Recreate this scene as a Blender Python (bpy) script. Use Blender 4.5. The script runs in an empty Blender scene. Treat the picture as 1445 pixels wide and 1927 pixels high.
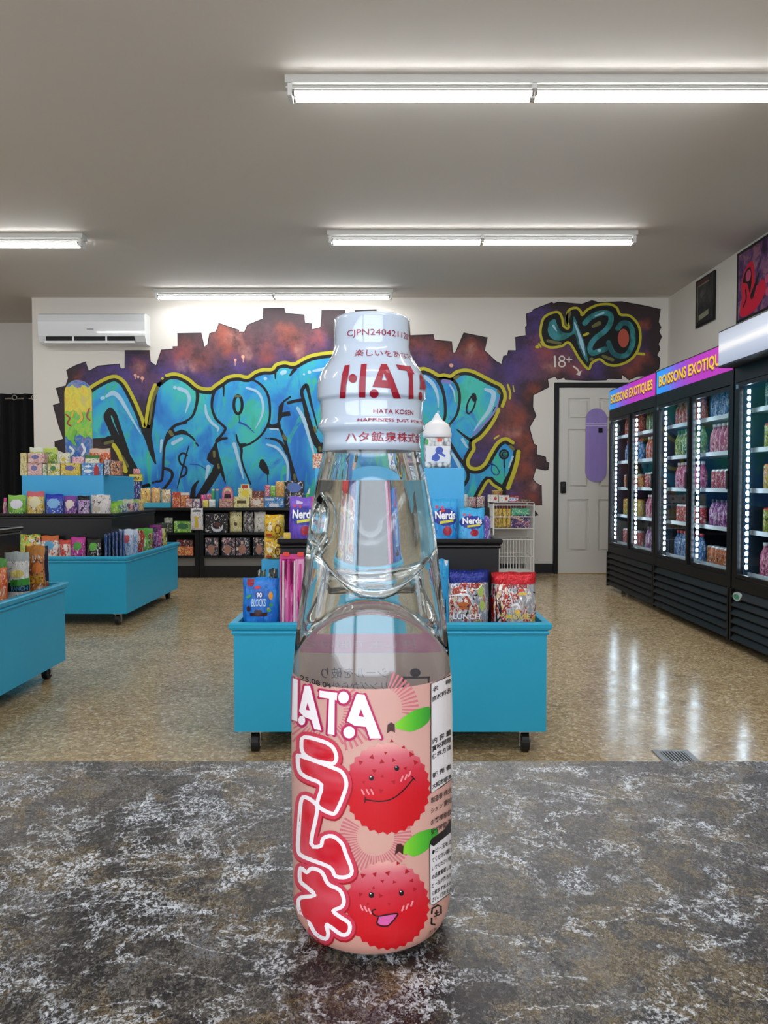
import bpy, bmesh, math, random
from math import pi, sin, cos, tan, atan, radians, sqrt
from mathutils import Vector, Matrix
from mathutils.geometry import tessellate_polygon

SC = bpy.context.scene
COL = SC.collection
# ------------------------------------------------------------ camera
H = 1.03                    # eye height
F = 1450.0                  # focal length in photo pixels (1445 x 1927)
PITCH = atan(51.5 / F)
cam_d = bpy.data.cameras.new('camera')
cam_d.sensor_fit = 'VERTICAL'
cam_d.sensor_height = 36.0
cam_d.lens = 36.0 * F / 1927.0
cam_d.clip_start = 0.01
cam_d.clip_end = 60
cam = bpy.data.objects.new('camera', cam_d)
COL.objects.link(cam)
cam.location = (0, 0, H)
cam.rotation_euler = (pi / 2 - PITCH, 0, 0)
SC.camera = cam
# ------------------------------------------------------------ world, exposure
wd = bpy.data.worlds.new('world')
SC.world = wd
wd.use_nodes = True
wd.node_tree.nodes['Background'].inputs[0].default_value = (0.75, 0.8, 0.9, 1)
wd.node_tree.nodes['Background'].inputs[1].default_value = 3.2
SC.view_settings.view_transform = 'Standard'
SC.view_settings.look = 'None'
SC.view_settings.exposure = 0.76
SC.view_settings.gamma = 1.0
SC.view_settings.use_curve_mapping = False
TUBE = 25.0                 # emission of the ceiling tubes
SC.cycles.use_denoising = True
SC.cycles.max_bounces = 20
SC.cycles.transmission_bounces = 18
SC.cycles.transparent_max_bounces = 16
SC.cycles.diffuse_bounces = 5
SC.cycles.glossy_bounces = 6
SC.cycles.sample_clamp_indirect = 6.0

# ------------------------------------------------------------ geometry helpers
def at(px, py, Y):
    """world point at depth Y seen at photo pixel (px, py)"""
    dx = (px - 722.5) / F
    dy = (963.5 - py) / F
    d = Vector((dx, cos(PITCH) + dy * sin(PITCH), -sin(PITCH) + dy * cos(PITCH)))
    return Vector((0, 0, H)) + d * (Y / d.y)
def ray(px, py):
    dx = (px - 722.5) / F
    dy = (963.5 - py) / F
    return Vector((dx, cos(PITCH) + dy * sin(PITCH), -sin(PITCH) + dy * cos(PITCH)))
def ground(px, py, z=0.0):
    d = ray(px, py)
    return Vector((0, 0, H)) + d * ((z - H) / d.z)
def origin_of(o):
    v = Vector((0, 0, 0))
    while o is not None:
        v += o.location
        o = o.parent
    return v
def tag(o, label=None, cat=None, group=None, kind=None):
    if label: o['label'] = label
    if cat: o['category'] = cat
    if group: o['group'] = group
    if kind: o['kind'] = kind
    return o
def empty(name, loc, label=None, cat=None, group=None):
    o = bpy.data.objects.new(name, None)
    o.empty_display_size = 0.05
    o.location = loc
    COL.objects.link(o)
    return tag(o, label, cat, group)
def link(name, me, mats, parent=None, loc=None, smooth=False):
    """me in world coordinates when parent is given without loc"""
    if not isinstance(mats, (list, tuple)): mats = [mats]
    for m in mats: me.materials.append(m)
    o = bpy.data.objects.new(name, me)
    COL.objects.link(o)
    if parent is not None:
        o.parent = parent
        me.transform(Matrix.Translation(-origin_of(parent)))
    elif loc is not None:
        me.transform(Matrix.Translation(-Vector(loc)))
        o.location = loc
    if smooth:
        me.polygons.foreach_set('use_smooth', [True] * len(me.polygons))
    me.update()
    return o
class MB:
    def __init__(s):
        s.v = []; s.f = []; s.m = []
    def add(s, V, Fc, mi=0):
        b = len(s.v)
        s.v += [tuple(v) for v in V]
        s.f += [tuple(i + b for i in f) for f in Fc]
        s.m += [mi] * len(Fc)
        return s
    def box(s, x0, x1, y0, y1, z0, z1, mi=0, bev=0.0):
        if bev:
            bm = bmesh.new()
            bmesh.ops.create_cube(bm, size=1.0)
            bmesh.ops.scale(bm, vec=(x1 - x0, y1 - y0, z1 - z0), verts=bm.verts)
            bmesh.ops.translate(bm, vec=((x0 + x1) / 2, (y0 + y1) / 2, (z0 + z1) / 2), verts=bm.verts)
            bmesh.ops.bevel(bm, geom=list(bm.edges), offset=bev, segments=2, affect='EDGES', profile=0.6)
            bm.verts.index_update()
            s.add([v.co[:] for v in bm.verts], [[v.index for v in f.verts] for f in bm.faces], mi)
            bm.free()
            return s
        V = [(x0, y0, z0), (x1, y0, z0), (x1, y1, z0), (x0, y1, z0), (x0, y0, z1), (x1, y0, z1), (x1, y1, z1), (x0, y1, z1)]
        return s.add(V, [(0, 3, 2, 1), (4, 5, 6, 7), (0, 1, 5, 4), (1, 2, 6, 5), (2, 3, 7, 6), (3, 0, 4, 7)], mi)
    def tube(s, p0, p1, r0, r1=None, n=10, mi=0, caps=True):
        p0 = Vector(p0); p1 = Vector(p1)
        r1 = r0 if r1 is None else r1
        d = (p1 - p0).normalized()
        a = d.orthogonal().normalized(); b = d.cross(a)
        V = []
        for p, r in ((p0, r0), (p1, r1)):
            for i in range(n):
                t = 2 * pi * i / n
                V.append(p + a * (r * cos(t)) + b * (r * sin(t)))
        Fc = [(i, (i + 1) % n, n + (i + 1) % n, n + i) for i in range(n)]
        if caps: Fc += [tuple(range(n))[::-1], tuple(range(n, 2 * n))]
        return s.add(V, Fc, mi)
    def lathe(s, prof, c=(0, 0, 0), n=24, mi=0, mis=None):
        """prof: list of (r, z)"""
        V = []; Fc = []; ms = []
        k = len(prof)
        for r, z in prof:
            for i in range(n):
                t = 2 * pi * i / n
                V.append((c[0] + r * cos(t), c[1] + r * sin(t), c[2] + z))
        for j in range(k - 1):
            for i in range(n):
                Fc.append((j * n + i, j * n + (i + 1) % n, (j + 1) * n + (i + 1) % n, (j + 1) * n + i))
                ms.append(mis[j] if mis else mi)
        b = len(s.v)
        s.v += [tuple(v) for v in V]
        s.f += [tuple(i + b for i in f) for f in Fc]
        s.m += ms
        s.f += [tuple(b + i for i in range(n))[::-1], tuple(b + (k - 1) * n + i for i in range(n))]
        s.m += [ms[0], ms[-1]]
        return s
    def mesh(s, name='m'):
        me = bpy.data.meshes.new(name)
        me.from_pydata(s.v, [], s.f)
        me.polygons.foreach_set('material_index', s.m)
        return me
    def build(s, name, mats, parent=None, loc=None, smooth=False):
        return link(name, s.mesh(name), mats, parent, loc, smooth)
def copy_tree(o, parent=None):
    c = o.copy()
    COL.objects.link(c)
    c.parent = parent
    for ch in list(o.children):
        copy_tree(ch, c)
    return c

# ------------------------------------------------------------ flat artwork helpers
def catmull(pts, n=6, closed=False):
    P = [Vector((p[0], p[1])) for p in pts]
    out = []
    k = len(P)
    rng = k if closed else k - 1
    for i in range(rng):
        if closed:
            a, b, c, d = P[(i - 1) % k], P[i], P[(i + 1) % k], P[(i + 2) % k]
        else:
            a, b, c, d = P[max(i - 1, 0)], P[i], P[i + 1], P[min(i + 2, k - 1)]
        for j in range(n):
            t = j / n
            out.append(0.5 * ((2 * b) + (c - a) * t + (2 * a - 5 * b + 4 * c - d) * t * t + (3 * b - a - 3 * c + d) * t ** 3))
    if not closed: out.append(P[-1])
    return [tuple(v) for v in out]
def S_poly(pts, holes=()):
    loops = [[Vector((x, y, 0)) for x, y in pts]] + [[Vector((x, y, 0)) for x, y in h] for h in holes]
    tri = tessellate_polygon(loops)
    V = [tuple(v[:2]) for L in loops for v in L]
    return V, [tuple(t) for t in tri]
def S_circle(c, r, n=20, ry=None, rot=0.0):
    ry = r if ry is None else ry
    V = []
    for i in range(n):
        a = 2 * pi * i / n
        x = r * cos(a); y = ry * sin(a)
        V.append((c[0] + x * cos(rot) - y * sin(rot), c[1] + x * sin(rot) + y * cos(rot)))
    return V, [tuple(range(n))]
def S_stroke(pts, w, closed=False, smooth=6, caps=True):
    """ribbon along pts; w a number or one width per point"""
    ws = [w] * len(pts) if not isinstance(w, (list, tuple)) else list(w)
    if len(ws) < len(pts):   # stretch
        n = len(pts); m = len(ws)
        ws = [ws[min(int(i * (m - 1) / (n - 1)), m - 2)] * (1 - ((i * (m - 1) / (n - 1)) - min(int(i * (m - 1) / (n - 1)), m - 2))) + ws[min(int(i * (m - 1) / (n - 1)), m - 2) + 1] * ((i * (m - 1) / (n - 1)) - min(int(i * (m - 1) / (n - 1)), m - 2)) for i in range(n)]
    if smooth:
        C = catmull(pts, smooth, closed)
        W = []
        k = len(ws)
        for i in range(k if closed else k - 1):
            for j in range(smooth):
                W.append(ws[i] + (ws[(i + 1) % k] - ws[i]) * j / smooth)
        if not closed: W.append(ws[-1])
    else:
        C = list(pts); W = ws
    n = len(C)
    V = []; Fc = []
    for i in range(n):
        a = Vector(C[(i - 1) % n] if closed or i else C[0]); b = Vector(C[(i + 1) % n] if closed or i < n - 1 else C[-1])
        d = b - a
        if d.length < 1e-9: d = Vector((1, 0))
        d.normalize()
        nn = Vector((-d.y, d.x)) * W[i] / 2
        c = Vector(C[i])
        V += [tuple(c + nn), tuple(c - nn)]
    for i in range(n if closed else n - 1):
        j = (i + 1) % n
        Fc.append((2 * i, 2 * i + 1, 2 * j + 1, 2 * j))
    if not smooth and closed is False and n > 2 or (closed and not smooth):
        for i in range(n):
            b = len(V); v, f = S_circle(C[i], W[i] / 2, 10)
            V += [(p[0], p[1], -0.02 - 0.012 * (i % 9)) for p in v]; Fc += [tuple(q + b for q in f[0])]
    elif caps and not closed:
        for i in (0, n - 1):
            if W[i] > 0.2 * max(W):
                b = len(V); v, f = S_circle(C[i], W[i] / 2, 12)
                V += [(p[0], p[1], -0.03 - (0.03 if i else 0)) for p in v]; Fc += [tuple(q + b for q in f[0])]
    return V, Fc
def offset_path(pts, d, smooth=4):
    C = catmull(pts, smooth)
    out = []
    n = len(C)
    for i in range(n):
        a = Vector(C[max(i - 1, 0)]); b = Vector(C[min(i + 1, n - 1)])
        t = (b - a).normalized()
        out.append((C[i][0] - t.y * d, C[i][1] + t.x * d))
    return out
_txt = {}
def S_text(body, rect, bold=0.0, rot=0.0, shear=0.0, up=1, extend=False, keep=False):
    """text fitted in rect (x0, y0, x1, y1); up=1 when y grows upwards, -1 when y grows downwards (pixels)"""
    cu = bpy.data.curves.new('t', 'FONT')
    cu.body = body; cu.size = 1.0; cu.offset = bold; cu.shear = shear
    cu.resolution_u = 3
    ob = bpy.data.objects.new('t', cu)
    COL.objects.link(ob)
    dg = bpy.context.evaluated_depsgraph_get()
    me = ob.evaluated_get(dg).to_mesh()
    V = [(v.co.x, v.co.y) for v in me.vertices]
    Fc = [tuple(p.vertices) for p in me.polygons]
    ob.evaluated_get(dg).to_mesh_clear()
    bpy.data.objects.remove(ob); bpy.data.curves.remove(cu)
    x0 = min(v[0] for v in V); x1 = max(v[0] for v in V); y0 = min(v[1] for v in V); y1 = max(v[1] for v in V)
    X0, Y0, X1, Y1 = rect
    sx = (X1 - X0) / (x1 - x0); sy = (Y1 - Y0) / (y1 - y0)
    if keep: sx = sy
    out = []
    for x, y in V:
        X = X0 + (x - x0) * sx
        Yv = (Y0 + (y - y0) * sy) if up == 1 else (Y1 - (y - y0) * sy)
        if rot:
            cx, cy = (X0 + X1) / 2, (Y0 + Y1) / 2
            X, Yv = cx + (X - cx) * cos(rot) - (Yv - cy) * sin(rot), cy + (X - cx) * sin(rot) + (Yv - cy) * cos(rot)
        out.append((X, Yv))
    return out, Fc
def art(name, mat, shapes, mapper, parent, layer=1, grid=None, ygrid=None, split=False):
    """flat printed or painted shapes, mapped by mapper(x, y, layer) -> world"""
    if split:
        return [art(name, mat, [s], mapper, parent, layer + 0.11 * (i % 7), grid, ygrid) for i, s in enumerate(shapes)]
    bm = bmesh.new()
    for si, (V, Fc) in enumerate(shapes):
        vs = [bm.verts.new((q[0], q[1], (q[2] if len(q) > 2 else 0.0) + 0.09 * (si % 8))) for q in V]
        for f in Fc:
            if len(set(f)) < 3: continue
            try: bm.faces.new([vs[i] for i in f])
            except ValueError: pass
    for ax, g in ((0, grid), (1, ygrid)):
        if not g: continue
        c = [v.co[ax] for v in bm.verts]
        a = math.floor(min(c) / g) + 1; b = math.ceil(max(c) / g)
        for k in range(a, b):
            co = [0, 0, 0]; no = [0, 0, 0]; co[ax] = k * g; no[ax] = 1
            bmesh.ops.bisect_plane(bm, geom=bm.verts[:] + bm.edges[:] + bm.faces[:], plane_co=co, plane_no=no, dist=1e-7)
    for v in bm.verts:
        v.co = mapper(v.co.x, v.co.y, layer + v.co.z)
    me = bpy.data.meshes.new(name)
    bm.to_mesh(me); bm.free()
    return link(name, me, mat, parent)

# ------------------------------------------------------------ materials
def lin(c):
    if isinstance(c, str):
        c = c.lstrip('#'); c = [int(c[i:i + 2], 16) / 255 for i in (0, 2, 4)]
    return tuple((x / 12.92 if x <= 0.04045 else ((x + 0.055) / 1.055) ** 2.4) for x in c[:3]) + (1.0,)
_m = {}
def mat(name, col, rough=0.5, metal=0.0, spec=0.5, emit=None, es=0.0, coat=0.0, trans=0.0, ior=1.45, sss=0.0):
    if name in _m: return _m[name]
    m = bpy.data.materials.new(name); m.use_nodes = True
    b = m.node_tree.nodes['Principled BSDF']
    b.inputs['Base Color'].default_value = lin(col)
    b.inputs['Roughness'].default_value = rough
    b.inputs['Metallic'].default_value = metal
    b.inputs['Specular IOR Level'].default_value = spec
    b.inputs['Coat Weight'].default_value = coat
    b.inputs['Transmission Weight'].default_value = trans
    b.inputs['IOR'].default_value = ior
    if emit:
        b.inputs['Emission Color'].default_value = lin(emit)
        b.inputs['Emission Strength'].default_value = es
    _m[name] = m
    return m
class NT:
    def __init__(s, name, rough=0.5, **k):
        s.m = mat(name, (0.5, 0.5, 0.5), rough, **k)
        s.t = s.m.node_tree; s.n = s.t.nodes; s.l = s.t.links
        s.b = s.n['Principled BSDF']
    def node(s, typ, **k):
        x = s.n.new(typ)
        for a, v in k.items(): setattr(x, a, v)
        return x
    def coord(s, kind='Object'):
        return s.node('ShaderNodeTexCoord').outputs[kind]
    def mapping(s, vec, scale=(1, 1, 1), loc=(0, 0, 0), rot=(0, 0, 0)):
        x = s.node('ShaderNodeMapping')
        x.inputs['Scale'].default_value = scale; x.inputs['Location'].default_value = loc; x.inputs['Rotation'].default_value = rot
        s.l.new(vec, x.inputs['Vector']); return x.outputs['Vector']
    def noise(s, vec, scale, detail=4, rough=0.5, dist=0.0):
        x = s.node('ShaderNodeTexNoise')
        x.inputs['Scale'].default_value = scale; x.inputs['Detail'].default_value = detail
        x.inputs['Roughness'].default_value = rough; x.inputs['Distortion'].default_value = dist
        s.l.new(vec, x.inputs['Vector']); return x.outputs['Fac']
    def voro(s, vec, scale, out='Color', feature='F1'):
        x = s.node('ShaderNodeTexVoronoi', feature=feature)
        x.inputs['Scale'].default_value = scale
        s.l.new(vec, x.inputs['Vector']); return x.outputs[out]
    def ramp(s, fac, stops, interp='LINEAR'):
        x = s.node('ShaderNodeValToRGB'); r = x.color_ramp; r.interpolation = interp
        while len(r.elements) < len(stops): r.elements.new(0.5)
        for e, (p, c) in zip(r.elements, stops):
            e.position = p; e.color = lin(c)
        s.l.new(fac, x.inputs['Fac']); return x.outputs['Color']
    def mr(s, v, a, b, c=0.0, d=1.0, smooth=False):
        x = s.node('ShaderNodeMapRange')
        if smooth: x.interpolation_type = 'SMOOTHSTEP'
        for i, q in zip(('From Min', 'From Max', 'To Min', 'To Max'), (a, b, c, d)): x.inputs[i].default_value = q
        s.l.new(v, x.inputs['Value']); return x.outputs['Result']
    def math(s, op, a, b=None):
        x = s.node('ShaderNodeMath', operation=op)
        for i, q in enumerate((a, b)):
            if q is None: continue
            if isinstance(q, (int, float)): x.inputs[i].default_value = q
            else: s.l.new(q, x.inputs[i])
        return x.outputs[0]
    def mix(s, fac, a, b, blend='MIX'):
        x = s.node('ShaderNodeMix', data_type='RGBA', blend_type=blend)
        for i, q in ((0, fac), (6, a), (7, b)):
            if isinstance(q, (int, float)): x.inputs[i].default_value = q
            elif isinstance(q, (str, tuple)): x.inputs[i].default_value = lin(q)
            else: s.l.new(q, x.inputs[i])
        return x.outputs[2]
    def sep(s, vec):
        x = s.node('ShaderNodeSeparateXYZ'); s.l.new(vec, x.inputs[0]); return x.outputs
    def dist(s, vec, c):
        x = s.node('ShaderNodeVectorMath', operation='DISTANCE')
        s.l.new(vec, x.inputs[0]); x.inputs[1].default_value = c; return x.outputs['Value']
    def col(s, c):
        s.l.new(c, s.b.inputs['Base Color']); return s
    def bump(s, h, strength=0.2, distance=0.002):
        x = s.node('ShaderNodeBump'); x.inputs['Strength'].default_value = strength; x.inputs['Distance'].default_value = distance
        s.l.new(h, x.inputs['Height']); s.l.new(x.outputs['Normal'], s.b.inputs['Normal']); return s

WHITE = mat('white_plastic', '#e8e8e6', 0.35)
BLACK = mat('black_paint', '#0b0b0d', 0.4)
BLACKM = mat('black_matte', '#0d0c0e', 0.7)
DARK = mat('dark_grey', '#2a2a2e', 0.5)
CHROME = mat('chrome', '#c8c8c8', 0.2, metal=1.0)
RUBBER = mat('rubber', '#101012', 0.5)

def wall_mat(name, c1, c2):
    n = NT(name, 0.75)
    v = n.coord()
    n.col(n.mix(n.noise(v, 1.3, 3), c1, c2))
    n.bump(n.noise(v, 220, 2), 0.08, 0.001)
    return n.m
WALLM = wall_mat('wall_paint', '#d6d1c8', '#dedad2')
CEILM = wall_mat('ceiling_paint', '#d2ccc5', '#d8d2cb')

def floor_mat():
    n = NT('speckled_floor', 0.16, spec=0.55)
    v = n.coord()
    base = n.mix(n.noise(v, 1.1, 4, 0.6), '#bda47a', '#cdb48c')
    base = n.mix(n.mr(n.noise(v, 3.5, 3, 0.6), 0.45, 0.7), base, '#a58c66')
    vc = n.voro(n.mapping(v, (1, 1, 1)), 75, 'Color')
    r, g, b = n.sep(vc)[:3]
    chip = n.ramp(r, [(0.0, '#6f5a40'), (0.13, '#97805b'), (0.35, '#b8a078'), (0.7, '#d6c29b'), (0.93, '#ece0c6')], 'CONSTANT')
    c = n.mix(0.5, base, chip)
    edge = n.voro(v, 75, 'Distance', 'DISTANCE_TO_EDGE')
    c = n.mix(n.mr(edge, 0.0, 0.12, 0.45, 0.0), c, '#5d4d39')
    n.col(c)
    n.l.new(n.mr(n.noise(v, 9, 3), 0.3, 0.7, 0.14, 0.24), n.b.inputs['Roughness'])
    n.bump(n.noise(v, 7, 2), 0.12, 0.01)
    return n.m
FLOORM = floor_mat()

def counter_mat():
    n = NT('mottled_laminate', 0.3, spec=0.36)
    v = n.coord()
    w = n.mapping(v, (1.25, 0.85, 1), rot=(0, 0, 0.35))
    fine = n.noise(w, 520, 5, 0.75, 1.0)
    fin2 = n.noise(n.mapping(v, (1, 1, 1), (4, 9, 0)), 800, 4, 0.7, 1.5)
    blot = n.noise(n.mapping(w, (1, 1, 1), (2, 1, 0)), 32, 9, 0.72, 0.7)
    c = n.ramp(blot, [(0.38, '#08070b'), (0.45, '#161418'), (0.5, '#2e2b2a'), (0.55, '#4a443a'), (0.63, '#626468')])
    brown = n.mr(n.noise(n.mapping(v, (1, 1, 1), (3, 1, 0)), 24, 9, 0.75, 0.6), 0.505, 0.55)
    c = n.mix(n.math('MULTIPLY', brown, n.mr(fine, 0.4, 0.56, 0.35, 0.95)), c, '#6b5a34')
    dark = n.mr(n.noise(n.mapping(v, (1, 1, 1), (9, 4, 0)), 21, 9, 0.72, 0.6), 0.535, 0.57)
    grain = n.mr(fine, 0.42, 0.60)
    c = n.mix(n.math('MULTIPLY', n.mr(fine, 0.51, 0.58), 0.6), c, '#86827a')
    c = n.mix(n.math('MULTIPLY', n.mr(fin2, 0.51, 0.45), 0.85), c, '#100e12')
    c = n.mix(n.math('MULTIPLY', dark, n.mr(fine, 0.62, 0.5, 0.45, 0.92)), c, '#0f0d12')
    area = n.mr(n.noise(n.mapping(v, (1.0, 1.0, 1), (7, 2, 0), (0, 0, 0.3)), 26, 9, 0.74, 0.9), 0.535, 0.62)
    s1 = n.math('MULTIPLY', area, n.mr(fine, 0.48, 0.56))
    c = n.mix(s1, c, '#c3cad2')
    ridge = n.math('ABSOLUTE', n.math('SUBTRACT', n.noise(n.mapping(v, (1.0, 1.25, 1), (2, 3, 0), (0, 0, -0.45)), 15, 7, 0.68, 0.5), 0.5))
    vein = n.math('MULTIPLY', n.mr(ridge, 0.0, 0.014, 1.0, 0.0), n.mr(fine, 0.42, 0.54))
    c = n.mix(n.math('MULTIPLY', vein, 0.8), c, '#d0d6dc')
    n.col(c)
    n.l.new(n.mr(fine, 0.3, 0.7, 0.2, 0.34), n.b.inputs['Roughness'])
    n.bump(fine, 0.25, 0.0005)
    return n.m
COUNTM = counter_mat()
# ============================================================ ROOM
YB = 8.92; CEIL = 3.174; XR = 3.26; XE = -4.04
YREC = 10.3; XL = -6.6; YF = -3.2
def struct(name, mb, m, label=None, **k):
    o = mb.build(name, m, **k); o['kind'] = 'structure'
    if label: o['label'] = label
    return o
struct('floor', MB().box(XL - 0.1, XR + 0.1, YF - 0.1, YREC + 0.1, -0.1, 0), FLOORM, 'polished beige speckled shop floor')
struct('ceiling', MB().box(XL - 0.1, XR + 0.1, YF - 0.1, YREC + 0.1, CEIL, CEIL + 0.1), CEILM, 'plain grey painted ceiling')
wall_back = struct('wall_back', MB().box(XE, XR, YB, YB + 0.12, 0, CEIL), WALLM, 'white back wall carrying the mural')
struct('wall_recess', MB().box(XL, XE + 0.1, YREC, YREC + 0.1, 0, CEIL), WALLM, 'white wall of the recess behind the black curtain')
struct('wall_recess_side', MB().box(XE, XE + 0.12, YB + 0.12, YREC, 0, CEIL), WALLM)
struct('wall_right', MB().box(XR, XR + 0.1, YF, YB + 0.12, 0, CEIL), WALLM, 'white right wall behind the drink coolers')
struct('wall_left', MB().box(XL - 0.1, XL, YF, YREC, 0, CEIL), WALLM)
struct('wall_front', MB().box(XL, XR, YF - 0.1, YF, 0, 0.5).box(XL, XR, YF - 0.1, YF, 2.7, CEIL).box(XL, XL + 0.8, YF - 0.1, YF, 0.5, 2.7).box(XR - 0.8, XR, YF - 0.1, YF, 0.5, 2.7).box(-1.8, -1.5, YF - 0.1, YF, 0.5, 2.7), WALLM, 'white shop front wall behind the counter, two unseen window openings added for daylight')  # unseen window openings, added to let daylight in from behind
struct('baseboard_back', MB().box(XE + 0.01, 1.955, YB - 0.016, YB, 0, 0.115, bev=0.003), BLACK, 'black baseboard along the back wall')
struct('baseboard_right', MB().box(XR - 0.015, XR, YF, YB - 0.02, 0, 0.1), BLACK)

# ------------------------------------------------------------ ceiling lights
TUBEM = mat('tube_glow', '#ffffff', 0.5, emit='#fbfdff', es=TUBE)
HOUS = mat('fixture_enamel', '#cfcfca', 0.45)
def fixture():
    L = 2.62
    root = empty('ceiling_light', (0, 0, 0))
    hb = MB().box(0, L, -0.055, 0.055, -0.042, 0, bev=0.004)
    hb.box(0.002, L - 0.002, -0.02, 0.02, -0.055, -0.042)
    hb.build('housing', HOUS, root)
    for y in (-0.034, 0.034):
        for x0, x1 in ((0.05, L / 2 - 0.014), (L / 2 + 0.014, L - 0.05)):
            V = []; n = 14
            for x in (x0, x1):
                for i in range(n):
                    a = 2 * pi * i / n + 0.2
                    V.append((x, y + 0.0165 * sin(a), -0.083 + 0.0165 * cos(a)))
            tm = MB().add(V, [(i, (i + 1) % n, n + (i + 1) % n, n + i) for i in range(n)])
            for i in range(n):
                if cos(2 * pi * (i + 0.5) / n + 0.2) > -0.1: tm.m[i] = 1
            t = tm.build('light_tube', [TUBEM, HOUS], root)
            for xa in (x0 - 0.012, x1): MB().tube((xa, y, -0.083), (xa + 0.012, y, -0.083), 0.0175, n=12).build('tube_cap', CHROME, t)
    for x in (0.026, L / 2, L - 0.026):
        MB().box(x - 0.012, x + 0.012, -0.05, 0.05, -0.106 if x != L / 2 else -0.07, -0.042, bev=0.003).build('lamp_holder', WHITE, root)
    return root
f0 = fixture()
FX = [(-0.52, 4.16, 'twin tube ceiling light nearest the counter, running out of frame at right'),
      (-0.48, 6.62, 'twin tube ceiling light in the middle, two thirds down the room'),
      (-2.52, 8.56, 'twin tube ceiling light farthest back, just in front of the mural wall'),
      (-5.19, 6.70, 'twin tube ceiling light at the left edge above the candy displays'),
      (-5.19, 3.4, None), (-0.52, 1.2, None), (-5.19, 0.4, None), (-0.52, -1.4, None)]
for i, (x, y, lb) in enumerate(FX):
    o = f0 if i == 0 else copy_tree(f0)
    o.location = (x, y, CEIL)
    tag(o, lb or ['left front', 'near the counter', 'far left behind the counter', 'right behind the counter'][i - 4] + ' twin tube ceiling light outside the picture', 'light', 'twin tube ceiling lights')

# ------------------------------------------------------------ mural
mural = empty('graffiti_mural', (-0.5, YB, 0.6), 'large spray painted mural, blue bubble letters on a dark broken brick outline', 'mural')
def wmap(x, y, layer):
    p = at(x, y, YB); return (p.x, YB - 0.0015 - layer * 0.0007, p.z)
def T1(p): return (90 + p[0] / 5.558, 640 + p[1] / 5.558)
def T2(p): return (340 + p[0] / 5.161, 640 + p[1] / 5.161)
def T3(p): return (780 + p[0] / 5.558, 640 + p[1] / 5.558)
def T4(p): return (980 + p[0] / 5.161, 560 + p[1] / 5.161)
def T5(p): return (400 + p[0] / 2.408, 560 + p[1] / 2.408)
def T6(p): return (p[0] / 2.89, 560 + p[1] / 2.89)
def TT(f, pts): return [f(p) for p in pts]
sil = TT(T6, [(300, 811), (298, 785), (345, 768), (318, 690), (290, 585), (328, 572), (306, 493), (358, 480), (372, 437), (362, 395), (415, 368), (465, 350), (483, 400), (535, 372), (650, 362), (655, 387), (680, 385), (680, 288), (812, 288), (818, 350), (850, 370), (878, 285), (940, 280), (940, 268), (968, 265), (966, 195), (1095, 193), (1110, 268), (1130, 255), (1140, 195), (1175, 185), (1190, 140), (1300, 178), (1300, 188), (1330, 187), (1345, 150), (1430, 115)])
sil += TT(T5, [(230, 92), (230, 50), (325, 48), (332, 72), (415, 78), (418, 115), (448, 118), (450, 145), (490, 135), (495, 58), (600, 58), (603, 100), (612, 75), (645, 75), (645, 58), (742, 55), (745, 98), (890, 100), (895, 172), (1000, 168), (1005, 192), (1083, 200), (1088, 250), (1100, 250), (1138, 160), (1245, 182), (1232, 240), (1285, 290), (1310, 302), (1318, 265), (1335, 262), (1340, 240), (1375, 240), (1372, 180), (1420, 172)])
sil += TT(T4, [(50, 370), (45, 285), (60, 270), (52, 160), (110, 140), (120, 118), (300, 48), (320, 60), (360, 45), (590, 65), (690, 30), (730, 40), (750, 50), (980, 40), (1200, 80), (1355, 115), (1335, 240), (1360, 290), (1340, 330), (1365, 380), (1335, 450), (1350, 500), (1320, 560), (1350, 590), (1340, 690), (1250, 760), (1130, 765), (1050, 800), (985, 750), (980, 790), (850, 785), (830, 800), (640, 805), (430, 795), (420, 775), (355, 795), (335, 765), (260, 790)])
sil += TT(T3, [(1390, 405), (1405, 490), (1240, 575), (1235, 700), (1270, 790), (1200, 915), (1245, 1085), (1275, 1100), (1275, 1195), (1370, 1225), (1375, 1270), (1405, 1285), (1395, 1355), (1365, 1360), (1270, 1340), (1235, 1450), (1275, 1500), (1325, 1520), (1330, 1725), (1220, 1730), (1290, 1830), (1240, 1850), (1200, 1885)])
sil += [(960, 985), (300, 985), (250, 960), (215, 900), (160, 870), (110, 848)]

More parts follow.
